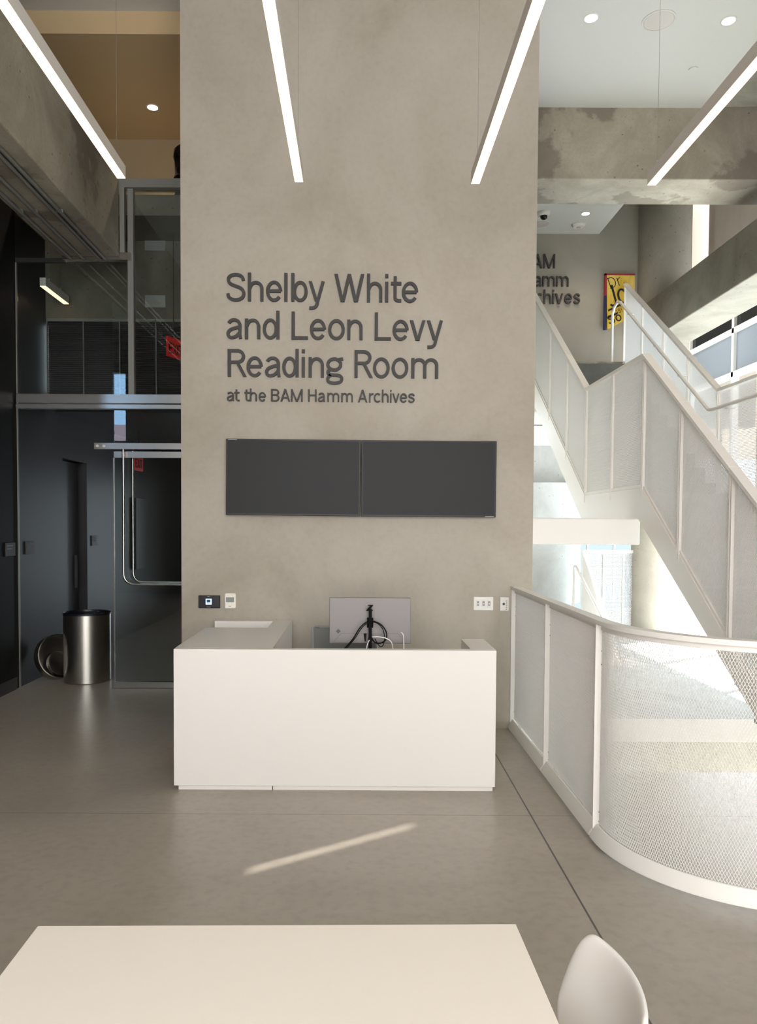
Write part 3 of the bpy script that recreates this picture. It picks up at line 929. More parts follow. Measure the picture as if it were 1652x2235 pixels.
TVA = at(493, 957, 1, YW - .07)
TVB = at(786, 1126, 1, YW - .07)
t1, c1, ex1, ez1, hx1, hz1 = tv(TVA.x, TVB.x, TVB.z, TVA.z - .004, -.35, 'left of the two switched off black televisions under the lettering', 'televisions under the lettering')
TVC = at(789, 961, 1, YW - .07)
TVD = at(1082, 1129, 1, YW - .07)
t2, c2, ex2, ez2, hx2, hz2 = tv(TVC.x, TVD.x, TVD.z, TVC.z, -.1, 'right of the two switched off black televisions under the lettering', 'televisions under the lettering')
MB().obox(c1 + ex1 * (-hx1 + .05) + ez1 * (hz1 - .006) + Vector((0, -.026, 0)), ex1 * .035, (0, .001, 0), ez1 * .003).build('badge', 'grey_plastic', t1)
MB().obox(c2 + ex2 * (hx2 - .05) - ez2 * (hz2 - .006) + Vector((0, -.026, 0)), ex2 * .035, (0, .001, 0), ez2 * .003).build('badge', 'grey_plastic', t2)

# ---------------------------------------------------------------- wall devices
def plate(name, px0, py0, px1, py1, depth, m, label, cat, bevel=.004):
    a, b = at(px0, py0, 1, YW), at(px1, py1, 1, YW)
    t = thing(name, ((a.x + b.x) / 2, YW, b.z), label, cat)
    MB().box(a.x, b.x, YW - depth, YW, b.z, a.z).build('plate', m, t, bevel=bevel)
    return t, a.x, b.x, b.z, a.z


t, x0, x1, z0, z1 = plate('touch_panel', 434, 1299, 481, 1327, .02, 'black_gloss', 'black wall touch panel with a lit blue square, left of the thermostat', 'control panel')
cx, cz = (x0 + x1) / 2 - .004, (z0 + z1) / 2
yy = YW - .02
MB().box(cx - .024, cx + .024, yy - .002, yy, cz - .022, cz + .025).build('lit_icon', 'icon', t, bevel=.001)
MB().box(cx - .015, cx + .015, yy - .003, yy - .001, cz - .004, cz + .017).build('icon_window', 'icon_dark', t)
for k in range(3):
    MB().box(cx - .013 + k * .010, cx - .007 + k * .010, yy - .003, yy - .001, cz - .013, cz - .006).build('icon_mark', 'icon_dark', t)
MB().box(cx - .012, cx + .012, yy - .0015, yy, z1 - .010, z1 - .007).build('mark', 'grey_plastic', t)
MB().box(cx - .016, cx + .016, yy - .0015, yy, z0 + .008, z0 + .011).build('mark', 'grey_plastic', t)

t, x0, x1, z0, z1 = plate('thermostat', 490.5, 1294, 516, 1328, .028, 'ivory_plastic', 'ivory wall thermostat with small grey display above the desk', 'thermostat', .012)
yy = YW - .028
w, hh = x1 - x0, z1 - z0
MB().box(x0 + w * .16, x1 - w * .16, yy - .002, yy, z0 + hh * .42, z0 + hh * .74).build('display', 'lcd', t, bevel=.001)
for u, v in ((.3, .82), (.66, .82), (.28, .35), (.62, .35)):
    MB().box(x0 + w * u, x0 + w * (u + .08), yy - .002, yy, z0 + hh * v, z0 + hh * (v + .02)).build('button', 'grey_plastic', t)
MB().box(x0 + w * .38, x0 + w * .58, yy - .0015, yy, z0 + hh * .155, z0 + hh * .18).build('mark', 'dark_grey', t)

t, x0, x1, z0, z1 = plate('switch_plate', 1033.5, 1302.5, 1076, 1332, .008, 'white_plastic', 'white wall plate with three dimmer switches right of the desk', 'light switch')
yy = YW - .008
for k in range(3):
    c = x0 + (x1 - x0) * (.215 + .285 * k)
    s = MB().box(c - .017, c + .017, yy - .004, yy, z0 + .022, z1 - .022).build('dimmer', 'white_steel', t, bevel=.002)
    MB().box(c - .009, c + .009, yy - .0045, yy - .0035, z0 + .036, z1 - .033).build('slot', 'grey_plastic', s)
    MB().box(c - .004, c + .004, yy - .009, yy - .004, z0 + .05, z1 - .05).build('slider', 'white_plastic', s)

t, x0, x1, z0, z1 = plate('keypad', 1091, 1303, 1109.5, 1333, .010, 'white_plastic', 'small white wall keypad beside the mesh railing', 'keypad')
yy = YW - .010
c = (x0 + x1) / 2
MB().lathe([(.010, 0), (.010, .004), (.006, .004), (.006, .002), (0, .002)], (c - .006, yy, (z0 + z1) / 2), 20, axis=(0, -1, 0)).build('dial', 'dark_grey', t)
for k in range(5):
    MB().box(c + .012, c + .022, yy - .002, yy, z1 - .035 - k * .0165, z1 - .027 - k * .0165).build('button', 'grey_plastic', t)

# ---------------------------------------------------------------- reception desk
DX0, DX1, DY, DZ = -1.112, 0.858, 4.64, .872
dk = thing('reception_desk', (-.1, DY + .5, 0), 'white solid surface reception desk with a deep left wing', 'desk')
b = MB()
b.box(DX0, DX1, DY, DY + .06, .03, DZ)
b.build('front_panel', 'solid_surface', dk, bevel=.003)
b = MB().box(DX0, -.512, DY + .06, 5.63, .03, DZ).box(-.655, -.512, 5.63, 6.10, .03, DZ).box(DX0, -.655, 6.0, 6.10, .03, DZ).box(DX0, -.655, 5.63, 6.0, .03, .74)
b.build('wing', 'solid_surface', dk)
MB().box(.708, DX1, DY + .06, 5.12, .03, DZ).build('return_panel', 'solid_surface', dk)
MB().box(-.512, .708, DY + .06, 5.32, .70, .735).build('worktop', 'solid_surface', dk, bevel=.002)
MB().box(DX0 + .025, DX0 + .60, DY + .02, DY + .06, 0, .03).build('plinth', 'solid_surface', dk)
MB().box(DX0 + .606, DX1 - .012, DY + .02, DY + .06, 0, .03).build('plinth', 'solid_surface', dk)
MB().box(DX0 + .03, -.53, DY + .06, 6.08, 0, .03).build('plinth', 'grey_metal', dk)
for y in (4.80, 5.22, 5.64):
    dr = MB().box(-.512, -.498, y, y + .40, .06, .42).build('drawer', 'white_plastic', dk, bevel=.002)
    MB().box(-.498, -.488, y + .12, y + .28, .38, .395).build('pull', 'grey_metal', dr)

# monitor
MY = 5.05
mo = thing('computer_monitor', (.09, MY, .735), 'grey computer monitor seen from behind on the desk', 'monitor')
A, B = at(719, 1304, 1, MY), at(896, 1405, 1, MY)
tl = math.radians(-1.2)
mc = Vector(((A.x + B.x) / 2, MY, (A.z + B.z) / 2))
mhx, mhz = (B.x - A.x) / 2, (A.z - B.z) / 2
MB().box(A.x, B.x, MY - .004, MY + .02, B.z, A.z).build('shell', 'monitor_back', mo, bevel=.004)
MB().box(A.x + .004, B.x - .004, MY + .02, MY + .023, B.z + .006, A.z - .005).build('screen', 'screen', mo)
zz = B.z + .068
MB().prism([(mc.x - .25, MY - .008, B.z + .004), (mc.x + .24, MY - .008, B.z + .004), (mc.x + .185, MY - .008, zz), (mc.x - .19, MY - .008, zz)], (0, .004, 0)).build('port_cover', 'monitor_back', mo, bevel=.002)
MB().lathe([(.040, 0), (.040, .003), (.037, .003), (.037, .001), (0, .001)], (mc.x, MY - .004, mc.z - .01), 32, axis=(0, -1, 0)).build('mount_ring', 'monitor_back', mo)
A2 = at(718 + 20, 1378, 1, MY - .01)
MB().obox((A2.x, MY - .006, A2.z), (.008, 0, .008), (0, .002, 0), (-.008, 0, .008)).build('badge', 'dark_grey', mo)
mb = MB().box(mc.x - .010, mc.x + .010, MY - .075, MY - .05, .745, 1.085)
mb.box(mc.x - .02, mc.x + .02, MY - .055, MY - .004, mc.z - .04, mc.z + .02)
mb.build('stand_pole', 'matte_black', mo, bevel=.002)
MB().box(mc.x - .12, mc.x + .12, MY - .15, MY + .04, .735, .745).build('stand_base', 'bezel', mo, bevel=.003)
mb = MB()
zc = at(808, 1332, 1, MY - .06).z
mb.box(mc.x - .016, mc.x + .018, MY - .072, MY - .052, zc + .030, zc + .034)
mb.prism([(mc.x - .026, MY - .072, zc), (mc.x - .008, MY - .072, zc), (mc.x + .018, MY - .072, zc + .032), (mc.x + .001, MY - .072, zc + .032)], (0, .02, 0))
mb.box(mc.x - .026, mc.x + .018, MY - .072, MY - .052, zc - .003, zc + .001)
mb.build('stand_emblem', 'matte_black', mo)
MB().prism([(mc.x - .042, MY - .012, zz + .0), (mc.x - .024, MY - .012, zz), (mc.x - .028, MY - .012, zz - .05), (mc.x - .035, MY - .012, zz - .05)], (0, -.016, 0)).build('plug', 'black_rubber', mo)
MB().box(mc.x - .014, mc.x + .016, MY - .08, MY - .047, .875, .895).build('cable_tie', 'black_rubber', mo)


def cable(name, pts, r, m, label, y=MY - .085):
    P = [at(px, py, 1, y) for px, py in pts]
    Q = []
    for a in spline([(p.x, p.z) for p in P], 7):
        Q.append((a[0], y, a[1]))
    return tag(MB().tube(Q, r, 10).build(name, m, smooth=True, loc=(Q[-1][0], y, Q[-1][2])), label, 'cable')


cable('power_cable', [(748, 1420), (770, 1395), (785, 1371), (800, 1358), (815, 1356), (832, 1364), (843, 1380), (842, 1396), (830, 1404), (818, 1402), (812, 1394)], .0045, 'black_rubber', 'thick black cable looped behind the monitor stand')
cable('power_cable', [(752, 1420), (774, 1394), (789, 1371), (803, 1360), (820, 1359), (834, 1371), (839, 1390), (836, 1408), (828, 1410), (818, 1394)], .003, 'black_rubber', 'thin black cable inside the loop behind the monitor stand', MY - .095)
cable('data_cable', [(812, 1390), (826, 1390), (842, 1393), (853, 1400), (857, 1412), (857, 1425)], .0032, 'white_plastic', 'white cable arching right from the monitor stand to the desk', MY - .10)
cable('data_cable', [(806, 1397), (802, 1406), (798, 1425)], .0032, 'white_plastic', 'short white cable dropping left of the monitor stand', MY - .10)
cable('data_cable', [(875, 1380), (879, 1384), (881, 1394), (881, 1425)], .0035, 'white_plastic', 'white cable plugged into the right side of the monitor', MY - .02)

# office chair behind the desk
oc = thing('office_chair', (-.02, 5.62, 0), 'grey mesh office chair behind the monitor', 'chair')
A = at(681, 1369, 1, 5.6)
cxo = A.x + .24
pts = []
mb = MB()
nb = 10
fr = []
for i in range(nb + 1):
    u = -1 + 2 * i / nb
    fr.append((cxo + .235 * u, 5.62 + .05 * (1 - u * u), A.z - .012 * (1 - abs(u))))
mb.tube([(cxo - .235, 5.60, .50)] + fr + [(cxo + .235, 5.60, .50)], .012, 10)
mb.build('back_frame', 'grey_plastic', oc, smooth=True)
mb = MB()
vs, fs = [], []
for j in range(7):
    z = .50 + (A.z - .51) * j / 6
    for i in range(nb + 1):
        u = -1 + 2 * i / nb
        for dy in (0,):
            vs.append((cxo + .228 * u, 5.605 + .05 * (1 - u * u), z))
for j in range(6):
    for i in range(nb):
        fs.append((j * (nb + 1) + i, j * (nb + 1) + i + 1, (j + 1) * (nb + 1) + i + 1, (j + 1) * (nb + 1) + i))
mb.add(vs, fs)
o = mb.build('backrest', 'chair_mesh', oc, smooth=True)
s = o.modifiers.new('thick', 'SOLIDIFY')
s.thickness = .006
MB().box(cxo - .24, cxo + .24, 5.38, 5.66, .43, .49).build('seat', 'chair_mesh', oc, bevel=.025)
MB().tube([(cxo, 5.55, .08), (cxo, 5.55, .43)], .025).build('gas_lift', 'bezel', oc, smooth=True)
for k in range(5):
    a = 2 * math.pi * k / 5 + .3
    e = (cxo + .24 * math.cos(a), 5.55 + .24 * math.sin(a), .06)
    lg = MB().tube([(cxo, 5.55, .10), e], [.022, .014]).build('base_leg', 'grey_plastic', oc, smooth=True)
    MB().lathe([(0, -.012), (.027, -.012), (.027, .012), (0, .012)], (e[0], e[1], .028), 16, axis=(math.sin(a), -math.cos(a), 0)).build('caster', 'black_rubber', lg, smooth=True)

# ---------------------------------------------------------------- expanded metal mesh
def strands(point, normal, U, V, cw, ch, t, dp):
    """Diamond lattice as zig-zag strands. point(u, v) -> xyz, normal(u) -> outward unit vector; arrays in, arrays out."""
    ns, nr = int(U / (cw / 2)), int(V / (ch / 2))
    k = np.arange(ns)[:, None]
    j = np.arange(nr + 1)[None, :]
    u = (k + .5) * cw / 2 + (cw / 4) * np.where((j + k) % 2 == 0, 1, -1)
    v = np.broadcast_to(j * V / nr, u.shape)
    P = point(u, v)
    N = normal(u)
    P2 = point(u + 1e-3, v)
    T = (P2 - P)
    T = T / np.linalg.norm(T, axis=-1, keepdims=True)
    R = np.stack([P - T * t / 2 - N * dp / 2, P + T * t / 2 - N * dp / 2, P + T * t / 2 + N * dp / 2, P - T * t / 2 + N * dp / 2], axis=2)
    verts = R.reshape(-1, 3)
    base = (np.arange(ns)[:, None] * (nr + 1) + np.arange(nr)[None, :]) * 4
    quads = []
    for a in range(4):
        b = (a + 1) % 4
        quads.append(np.stack([base + a, base + b, base + 4 + b, base + 4 + a], axis=-1).reshape(-1, 4))
    return verts, np.concatenate(quads)


def mesh_np(name, verts, quads, m, parent):
    verts = verts - np.array(org(parent))
    me = bpy.data.meshes.new(name)
    me.vertices.add(len(verts))
    me.vertices.foreach_set('co', verts.astype(np.float32).ravel())
    me.loops.add(quads.size)
    me.loops.foreach_set('vertex_index', quads.astype(np.int32).ravel())
    me.polygons.add(len(quads))
    me.polygons.foreach_set('loop_start', np.arange(0, quads.size, 4, dtype=np.int32))
    me.materials.append(M[m])
    me.update(calc_edges=True)
    o = bpy.data.objects.new(name, me)
    COL.objects.link(o)
    o.parent = parent
    ORG[o.name] = org(parent)
    return o


# guardrail round the floor opening
gr = thing('guardrail', (1.27, 4.5, 0), 'white curved guardrail of diamond mesh around the floor opening', 'railing')
GX, GR, GC = 1.268, .72, (1.988, 3.88)
arcL = GR * math.pi / 2
S1 = 6.10 - GC[1]
S2 = .25


def gpath(s):
    """Plan of the guardrail: straight along the wall end, a quarter turn, straight to the right. s from the plaster wall."""
    s = np.asarray(s, dtype=float)
    a = np.clip((s - S1) / GR, 0, math.pi / 2)
    x = np.where(s < S1, GX, np.where(s < S1 + arcL, GC[0] - GR * np.cos(a), GC[0] + (s - S1 - arcL)))
    y = np.where(s < S1, 6.10 - s, np.where(s < S1 + arcL, GC[1] - GR * np.sin(a), GC[1] - GR))
    nx = np.where(s < S1, -1.0, np.where(s < S1 + arcL, -np.cos(a), 0))
    ny = np.where(s < S1, 0.0, np.where(s < S1 + arcL, -np.sin(a), -1.0))
    return x, y, nx, ny


def sweep(prof, s0, s1, name, parent, m='white_steel', n=None):
    """prof: (out, z) polygon carried along the guardrail plan."""
    n = n or max(2, int((s1 - s0) / .05) + 1)
    S = np.linspace(s0, s1, n)
    x, y, nx, ny = gpath(S)
    mb = MB()
    k = len(prof)
    vs = []
    for i in range(n):
        for o_, z in prof:
            vs.append((x[i] + nx[i] * o_, y[i] + ny[i] * o_, z))
    fs = []
    for i in range(n - 1):
        for a in range(k):
            b = (a + 1) % k
            fs.append((i * k + a, i * k + b, (i + 1) * k + b, (i + 1) * k + a))
    fs.append(tuple(range(k))[::-1])
    fs.append(tuple((n - 1) * k + a for a in range(k)))
    mb.add(vs, fs)
    return mb.build(name, m, parent, smooth=True)


SE = S1 + arcL + S2
BREAKS = [.03, 1.12, 2.17, SE]
for i in range(3):
    a, b = BREAKS[i], BREAKS[i + 1]
    s0, s1 = (a + .008, b - .008) if i < 2 else (a + .008, b)
    sweep([(.034, 1.128), (.034, 1.152), (-.034, 1.152), (-.034, 1.128)], a - .02, b - .022 if i < 2 else b, 'cap_rail', gr)
    sweep([(.05, .022), (.05, .034), (.016, .088), (.006, .088), (.006, .022)], s0, s1, 'bottom_rail', gr)
    sweep([(.008, 1.10), (.008, 1.128), (-.008, 1.128), (-.008, 1.10)], s0, s1, 'mesh_frame', gr)

    def pt(u, v, s0=s0):
        x, y, nx, ny = gpath(s0 + u)
        return np.stack([x, y, .088 + v], axis=-1)

    def nm(u, s0=s0):
        x, y, nx, ny = gpath(s0 + u)
        return np.stack([nx, ny, np.zeros_like(nx)], axis=-1)
    vv, qq = strands(pt, nm, s1 - s0, 1.015, .0132, .0275, .0023, .0033)
    mesh_np('mesh_panel', vv, qq, 'mesh_steel', gr)
for s in BREAKS[:3] + [SE]:
    x, y, nx, ny = [float(q) for q in gpath(s)]
    tx, ty = -ny, nx
    po_ = MB().obox((x, y, .57), (nx * .033, ny * .033, 0), (tx * .006, ty * .006, 0), (0, 0, .565)).build('post', 'white_steel', gr)
    fy = -1
    for z in (.10, .15, .92, .99):
        if s != SE:
            MB().lathe([(.004, 0), (.004, .002)], (x + nx * .004 + .004, y - .006, z), 10, axis=(0, -1, 0)).build('bolt', 'dark_grey', po_)

# ---------------------------------------------------------------- main stair
SX0, SX1 = 2.29, 3.60
YA, YBk, SL = 6.12, 7.65, .69
LZ = 1.93


def zwalk(y):
    y = np.asarray(y, dtype=float)
    return np.where(y < YA, LZ - SL * (YA - y), np.where(y < YBk, LZ, LZ + SL * (y - YBk)))


Y0, Y1 = 3.42, 10.42
st = thing('staircase', (2.95, 7, 0), 'white steel stair with mesh railings and a landing, rising beside the plaster wall', 'staircase')


def strip_y(mb, x0, x1, ys, lo, hi):
    """Solid strip between lo(y) and hi(y) along the stair."""
    vs, fs = [], []
    for y in ys:
        a, b = float(lo(y)), float(hi(y))
        vs += [(x0, y, a), (x1, y, a), (x1, y, b), (x0, y, b)]
    n = len(ys)
    for i in range(n - 1):
        for a in range(4):
            b = (a + 1) % 4
            fs.append((i * 4 + a, i * 4 + b, (i + 1) * 4 + b, (i + 1) * 4 + a))
    fs += [(3, 2, 1, 0), tuple((n - 1) * 4 + a for a in range(4))]
    return mb.add(vs, fs)


ysS = [Y0, YA, YBk, Y1]


def lo_s(y):
    b = [max(0.0, LZ - SL * (YA - Y0) - .29), LZ - .235, LZ - .235, LZ + SL * (Y1 - YBk) - .29]
    return np.interp(y, [Y0, YA + .06, YBk + .08, Y1], b)


for x in (SX0, SX1):
    ys = [Y0, YA, YA + .06, YBk, YBk + .08, Y1]
    mb = strip_y(MB(), x - .018, x + .018, ys, lo_s, lambda y: zwalk(y) + .013)
    mb.build('stringer', 'white_steel', st)
MB().box(SX0 + .018, SX1 - .018, YA, YBk, LZ - .2, LZ - .03).build('landing', 'concrete_light', st)
nlow = 10
for k in range(nlow):
    y1 = YA - k * .2465
    z = LZ - (k + 1) * .17 - .03
    if y1 - .25 < Y0 - .02:
        break
    MB().box(SX0 + .018, SX1 - .018, y1 - .26, y1, z - .04, z).box(SX0 + .018, SX1 - .018, y1 - .012, y1, z, z + .14).build('tread', 'concrete_light', st)
for k in range(11):
    y0 = YBk + k * .2465
    z = LZ + (k + 1) * .17 - .03
    MB().box(SX0 + .018, SX1 - .018, y0, y0 + .26, z - .04, z).box(SX0 + .018, SX1 - .018, y0, y0 + .012, z - .17, z - .04).build('tread', 'tread_grey', st)


def stair_rail(x, ylist, label, side):
    r = st
    zt = lambda y: zwalk(y) + 1.075
    segs = list(zip(ylist[:-1], ylist[1:]))
    for a, b in segs:
        mb = strip_y(MB(), x - .032, x + .032, [a + .003, b - .003], lambda y, a=a, b=b: np.interp(y, [a, b], [zt(a), zt(b)]) - .03, lambda y, a=a, b=b: np.interp(y, [a, b], [zt(a), zt(b)]))
        mb.build('cap_rail', 'white_steel', r)
        strip_y(MB(), x - .012, x + .012, [a + .01, b - .01], lambda y: zwalk(y) + .015, lambda y: zwalk(y) + .04).build('bottom_rail', 'white_steel', r)

        def pt(u, v, a=a, b=b):
            y = a + .02 + u
            return np.stack([np.full_like(u, x), y, np.interp(y, [a, b], [float(zwalk(a)), float(zwalk(b))]) + .04 + v], axis=-1)

        def nm(u):
            return np.stack([np.full_like(u, -1.0), np.zeros_like(u), np.zeros_like(u)], axis=-1)
        vv, qq = strands(pt, nm, b - a - .04, 1.005, .0135, .0275, .0036, .0028)
        mesh_np('mesh_panel', vv, qq, 'bright_steel', r)
    for i, y in enumerate(ylist):
        z0, z1 = float(zwalk(y)) - .06, float(zt(y)) - .03
        for dy in ((-.014, .014) if 0 < i < len(ylist) - 1 else (0,)):
            MB().box(x - .02, x + .02, y + dy - .005, y + dy + .005, z0, z1).build('post', 'white_steel', r)
    return r


stair_rail(SX0, [3.45, 4.05, 4.66, 5.41, YA, 6.87, YBk, 8.37, 9.13, 9.95, 10.40], 'white mesh railing on the near side of the stair', 0)
rr = stair_rail(SX1, [4.5, 5.4, YA, 6.87, YBk, 8.37, 9.05, 9.75, 10.40], 'white mesh railing on the far side of the stair with a tube handrail', 1)
hx = SX1 - .10
hz = lambda y: float(zwalk(y)) + .86
path = [(hx, 10.62, 3.86), (hx, 10.62, 4.56)] + [(hx, 10.62 - .06 * math.sin(a), 4.56 + .06 * (1 - math.cos(a))) for a in (.5, 1.0, 1.5)] + [(hx, 10.42, 4.66), (hx, 10.30, hz(10.30))] + [(hx, y, hz(y)) for y in (9.5, 8.6, YBk + .02)] + [(hx, YBk - .06, hz(YBk - .06)), (hx, YA + .05, hz(YA)), (hx, YA - .04, hz(YA - .04)), (hx, 4.6, hz(4.6))]
hr = MB().tube(path, .019, 12).build('handrail', 'white_steel', rr, smooth=True)
for y in (10.0, 9.1, 8.4, 7.3, 6.6, 5.6):
    MB().box(hx - .004, SX1 - .02, y - .02, y + .02, hz(y) - .035, hz(y) - .027).box(hx - .006, hx + .006, y - .02, y + .02, hz(y) - .035, hz(y) - .015).build('bracket', 'white_steel', hr)

# far stair going down behind the landing
fs_ = thing('staircase', (2.9, 11, -1), 'lower flight of steps with white railing going down behind the landing', 'staircase')
FX = 3.44
A = at(1273, 1200, 0, FX)
Bq = at(1335, 1380, 0, FX)
sl2 = (A.z - Bq.z) / (A.y - Bq.y)
fy0, fy1 = A.y, Bq.y - .9
mb = MB().prism([(FX - .025, fy0, A.z), (FX - .025, fy1, A.z - sl2 * (fy0 - fy1)), (FX - .025, fy1, A.z - .05 - sl2 * (fy0 - fy1)), (FX - .025, fy0, A.z - .05)], (.05, 0, 0))
mb.build('cap_rail', 'white_steel', fs_)
MB().box(FX, 4.2, fy0 - .025, fy0 + .025, A.z - .05, A.z).build('cap_rail', 'white_steel', fs_)
for y in np.linspace(fy0, fy1, 4):
    z1 = A.z - sl2 * (fy0 - float(y)) - .04
    MB().box(FX - .02, FX + .02, float(y) - .012, float(y) + .012, z1 - 1.1, z1).build('post', 'white_steel', fs_)
for xx in (3.75, 4.05):
    MB().box(xx - .012, xx + .012, fy0 - .02, fy0 + .02, 0, A.z - .04).build('post', 'white_steel', fs_)


def pt(u, v):
    y = fy0 - u
    return np.stack([np.full_like(u, FX), y, A.z - sl2 * u - 1.08 + v], axis=-1)


vv, qq = strands(pt, lambda u: np.stack([np.full_like(u, -1.0), np.zeros_like(u), np.zeros_like(u)], axis=-1), fy0 - fy1, 1.03, .02, .04, .004, .008)
mesh_np('mesh_panel', vv, qq, 'white_steel', fs_)
vv, qq = strands(lambda u, v: np.stack([FX + u, np.full_like(u, fy0), .06 + v], axis=-1), lambda u: np.stack([np.zeros_like(u), np.full_like(u, -1.0), np.zeros_like(u)], axis=-1), .74, A.z - .11, .02, .04, .007, .008)
mesh_np('mesh_panel', vv, qq, 'white_steel', fs_)
hx2 = FX - .12
A3 = at(1257, 1236, 0, hx2)
B3 = at(1312, 1345, 0, hx2)
MB().tube([(hx2 - .0, A3.y + .1, -.02), (hx2, A3.y + .1, A3.z - .04), (hx2, A3.y + .06, A3.z), (hx2, A3.y, A3.z), (hx2, B3.y, B3.z), (hx2, B3.y - .6, B3.z - sl2 * .6)], .02, 12).build('handrail', 'white_steel', fs_, smooth=True)
t = fs_
for k in range(9):
    MB().box(2.41, 3.42, 11.5 - (k + 1) * .26, 11.5 - k * .26, -.17 * (k + 1) - .06, -.17 * (k + 1)).build('tread', 'concrete_light', t)

# ---------------------------------------------------------------- pendant lamps
def pendant(xc, y0, y1, z, label, wires, zc):
    t = thing('linear_pendant', (xc, (y0 + y1) / 2, z), label, 'lamp', 'linear pendants')
    MB().box(xc - .030, xc + .030, y0, y1, z + .004, z + .085).build('housing', 'lamp_white', t, bevel=.002)
    MB().box(xc - .0285, xc + .0285, y0 + .002, y1 - .002, z, z + .006).build('diffuser', 'glow', t)
    for y in wires:
        c = MB().tube([(xc, y, z + .085), (xc, y, zc)], .0011, 6).build('suspension_wire', 'grey_metal', t)
        MB().tube([(xc, y, z + .085), (xc, y, z + .125)], .004, 8).build('grip', 'lamp_white', c)
    return t


LAB = ['leftmost of the four long hanging light bars, above the concrete beam', 'second hanging light bar from the left, over the desk', 'third hanging light bar from the left, over the right television', 'rightmost of the four long hanging light bars, crossing the stained beam']
for i, (px, py) in enumerate(((265, 390), (652.5, 398), (1037, 402), (1421.5, 405))):
    P_ = at(px, py, 1, 5.4)
    pendant(P_.x, 1.6, 5.4, P_.z, LAB[i], (2.0, 5.3), 6.0 if P_.x > -1.4 else 6.2)
pendant(-3.11, 7.64, 8.26, 3.975, 'short light bar behind the transom glass at left', (7.8, 8.1), 4.66)


def downlight(px, py, z, label, r=.055, power=30):
    P_ = at(px, py, 2, z)
    t = thing('downlight', (P_.x, P_.y, z), label, 'downlight', 'recessed ceiling lights')
    MB().lathe([(r + .012, 0), (r + .012, -.004), (r, -.006), (r, 0)], P_, 32).build('trim_ring', 'white_ceiling', t)
    MB().lathe([(r - .002, -.003), (r - .004, -.005), (0, -.006)], P_, 32).build('lens', 'glow_spot', t)
    ld = bpy.data.lights.new('downlight_beam', 'SPOT')
    lo = bpy.data.objects.new('downlight_beam', ld)
    COL.objects.link(lo)
    lo.location = (0, 0, -.03)
    lo.parent = t
    ld.energy = power
    ld.color = (1, .82, .6)
    ld.spot_size = math.radians(110)
    ld.spot_blend = .8
    ld.shadow_soft_size = .04
    return t


downlight(1290, 39, 6.0, 'round recessed light in the white ceiling left of the speaker')
downlight(1590, 45, 6.0, 'round recessed light in the white ceiling right of the speaker')
downlight(1278, 466, 6.0, 'round recessed light over the wall at the head of the stairs')
downlight(333, 234, 6.0, 'round recessed light in the tan gallery ceiling', power=80)


def disc(name, px, py, z, prof, m, label, cat, extra=None):
    P_ = at(px, py, 2, z)
    t = thing(name, (P_.x, P_.y, z), label, cat)
    MB().lathe(prof, P_, 40).build('body', m, t, smooth=True)
    if extra:
        extra(t, P_)
    return t


def spk(t, P_):
    MB().lathe([(.128, -.006), (.12, -.010), (0, -.012)], P_, 40).build('grille', 'lamp_white', t)


disc('ceiling_speaker', 1438, 44, 6.0, [(.14, 0), (.14, -.006), (.128, -.008), (.128, 0)], 'white_ceiling', 'large round flush speaker in the white ceiling between two lights', 'speaker', spk)
disc('ceiling_speaker', 1178, 488, 6.0, [(.14, 0), (.14, -.006), (.128, -.008), (.128, 0)], 'white_ceiling', 'round ceiling speaker half hidden behind the plaster wall edge', 'speaker', spk)
disc('smoke_detector', 1263, 489, 6.0, [(.095, 0), (.095, -.02), (.075, -.045), (0, -.05)], 'white_plastic', 'white smoke detector on the ceiling at the head of the stairs', 'smoke detector', lambda t, P_: MB().lathe([(.03, -.049), (.03, -.056), (0, -.057)], P_, 20).build('sensor', 'lamp_white', t))
disc('security_camera', 1187, 463, 6.0, [(.085, 0), (.085, -.025), (.07, -.05), (.05, -.055)], 'white_plastic', 'small white dome camera on the ceiling near the plaster wall', 'camera', lambda t, P_: MB().lathe([(.05, -.055), (.045, -.08), (.025, -.1), (0, -.105)], P_, 24).build('dome', 'black_gloss', t, smooth=True))
disc('sprinkler_cover', 1513, 150, 6.0, [(.042, 0), (.042, -.012), (0, -.014)], 'white_ceiling', 'small round sprinkler cover on the white ceiling', 'sprinkler')

# ---------------------------------------------------------------- bits on and behind the black wall
for (px, py, lab) in ((21, 1199, 'small dark room sign on the black wall, nearest the viewer'), (64, 1195, 'small dark room sign just past the glass screen edge'), (205, 1180, 'small dark room sign beyond the recessed door')):
    P_ = at(px, py, 0, XL)
    t = thing('room_sign', (XL, P_.y, P_.z - .065), lab, 'sign', 'room signs on the black wall')
    MB().box(XL, XL + .012, P_.y - .10, P_.y + .10, P_.z - .065, P_.z + .065).build('plate', 'sign_grey', t, bevel=.002)
    for k, (a, b) in enumerate(((-.08, .04), (-.08, .02))):
        MB().box(XL + .012, XL + .0135, P_.y + a, P_.y + b, P_.z + .03 - k * .03, P_.z + .042 - k * .03).build('text_line', 'sign_text', t)


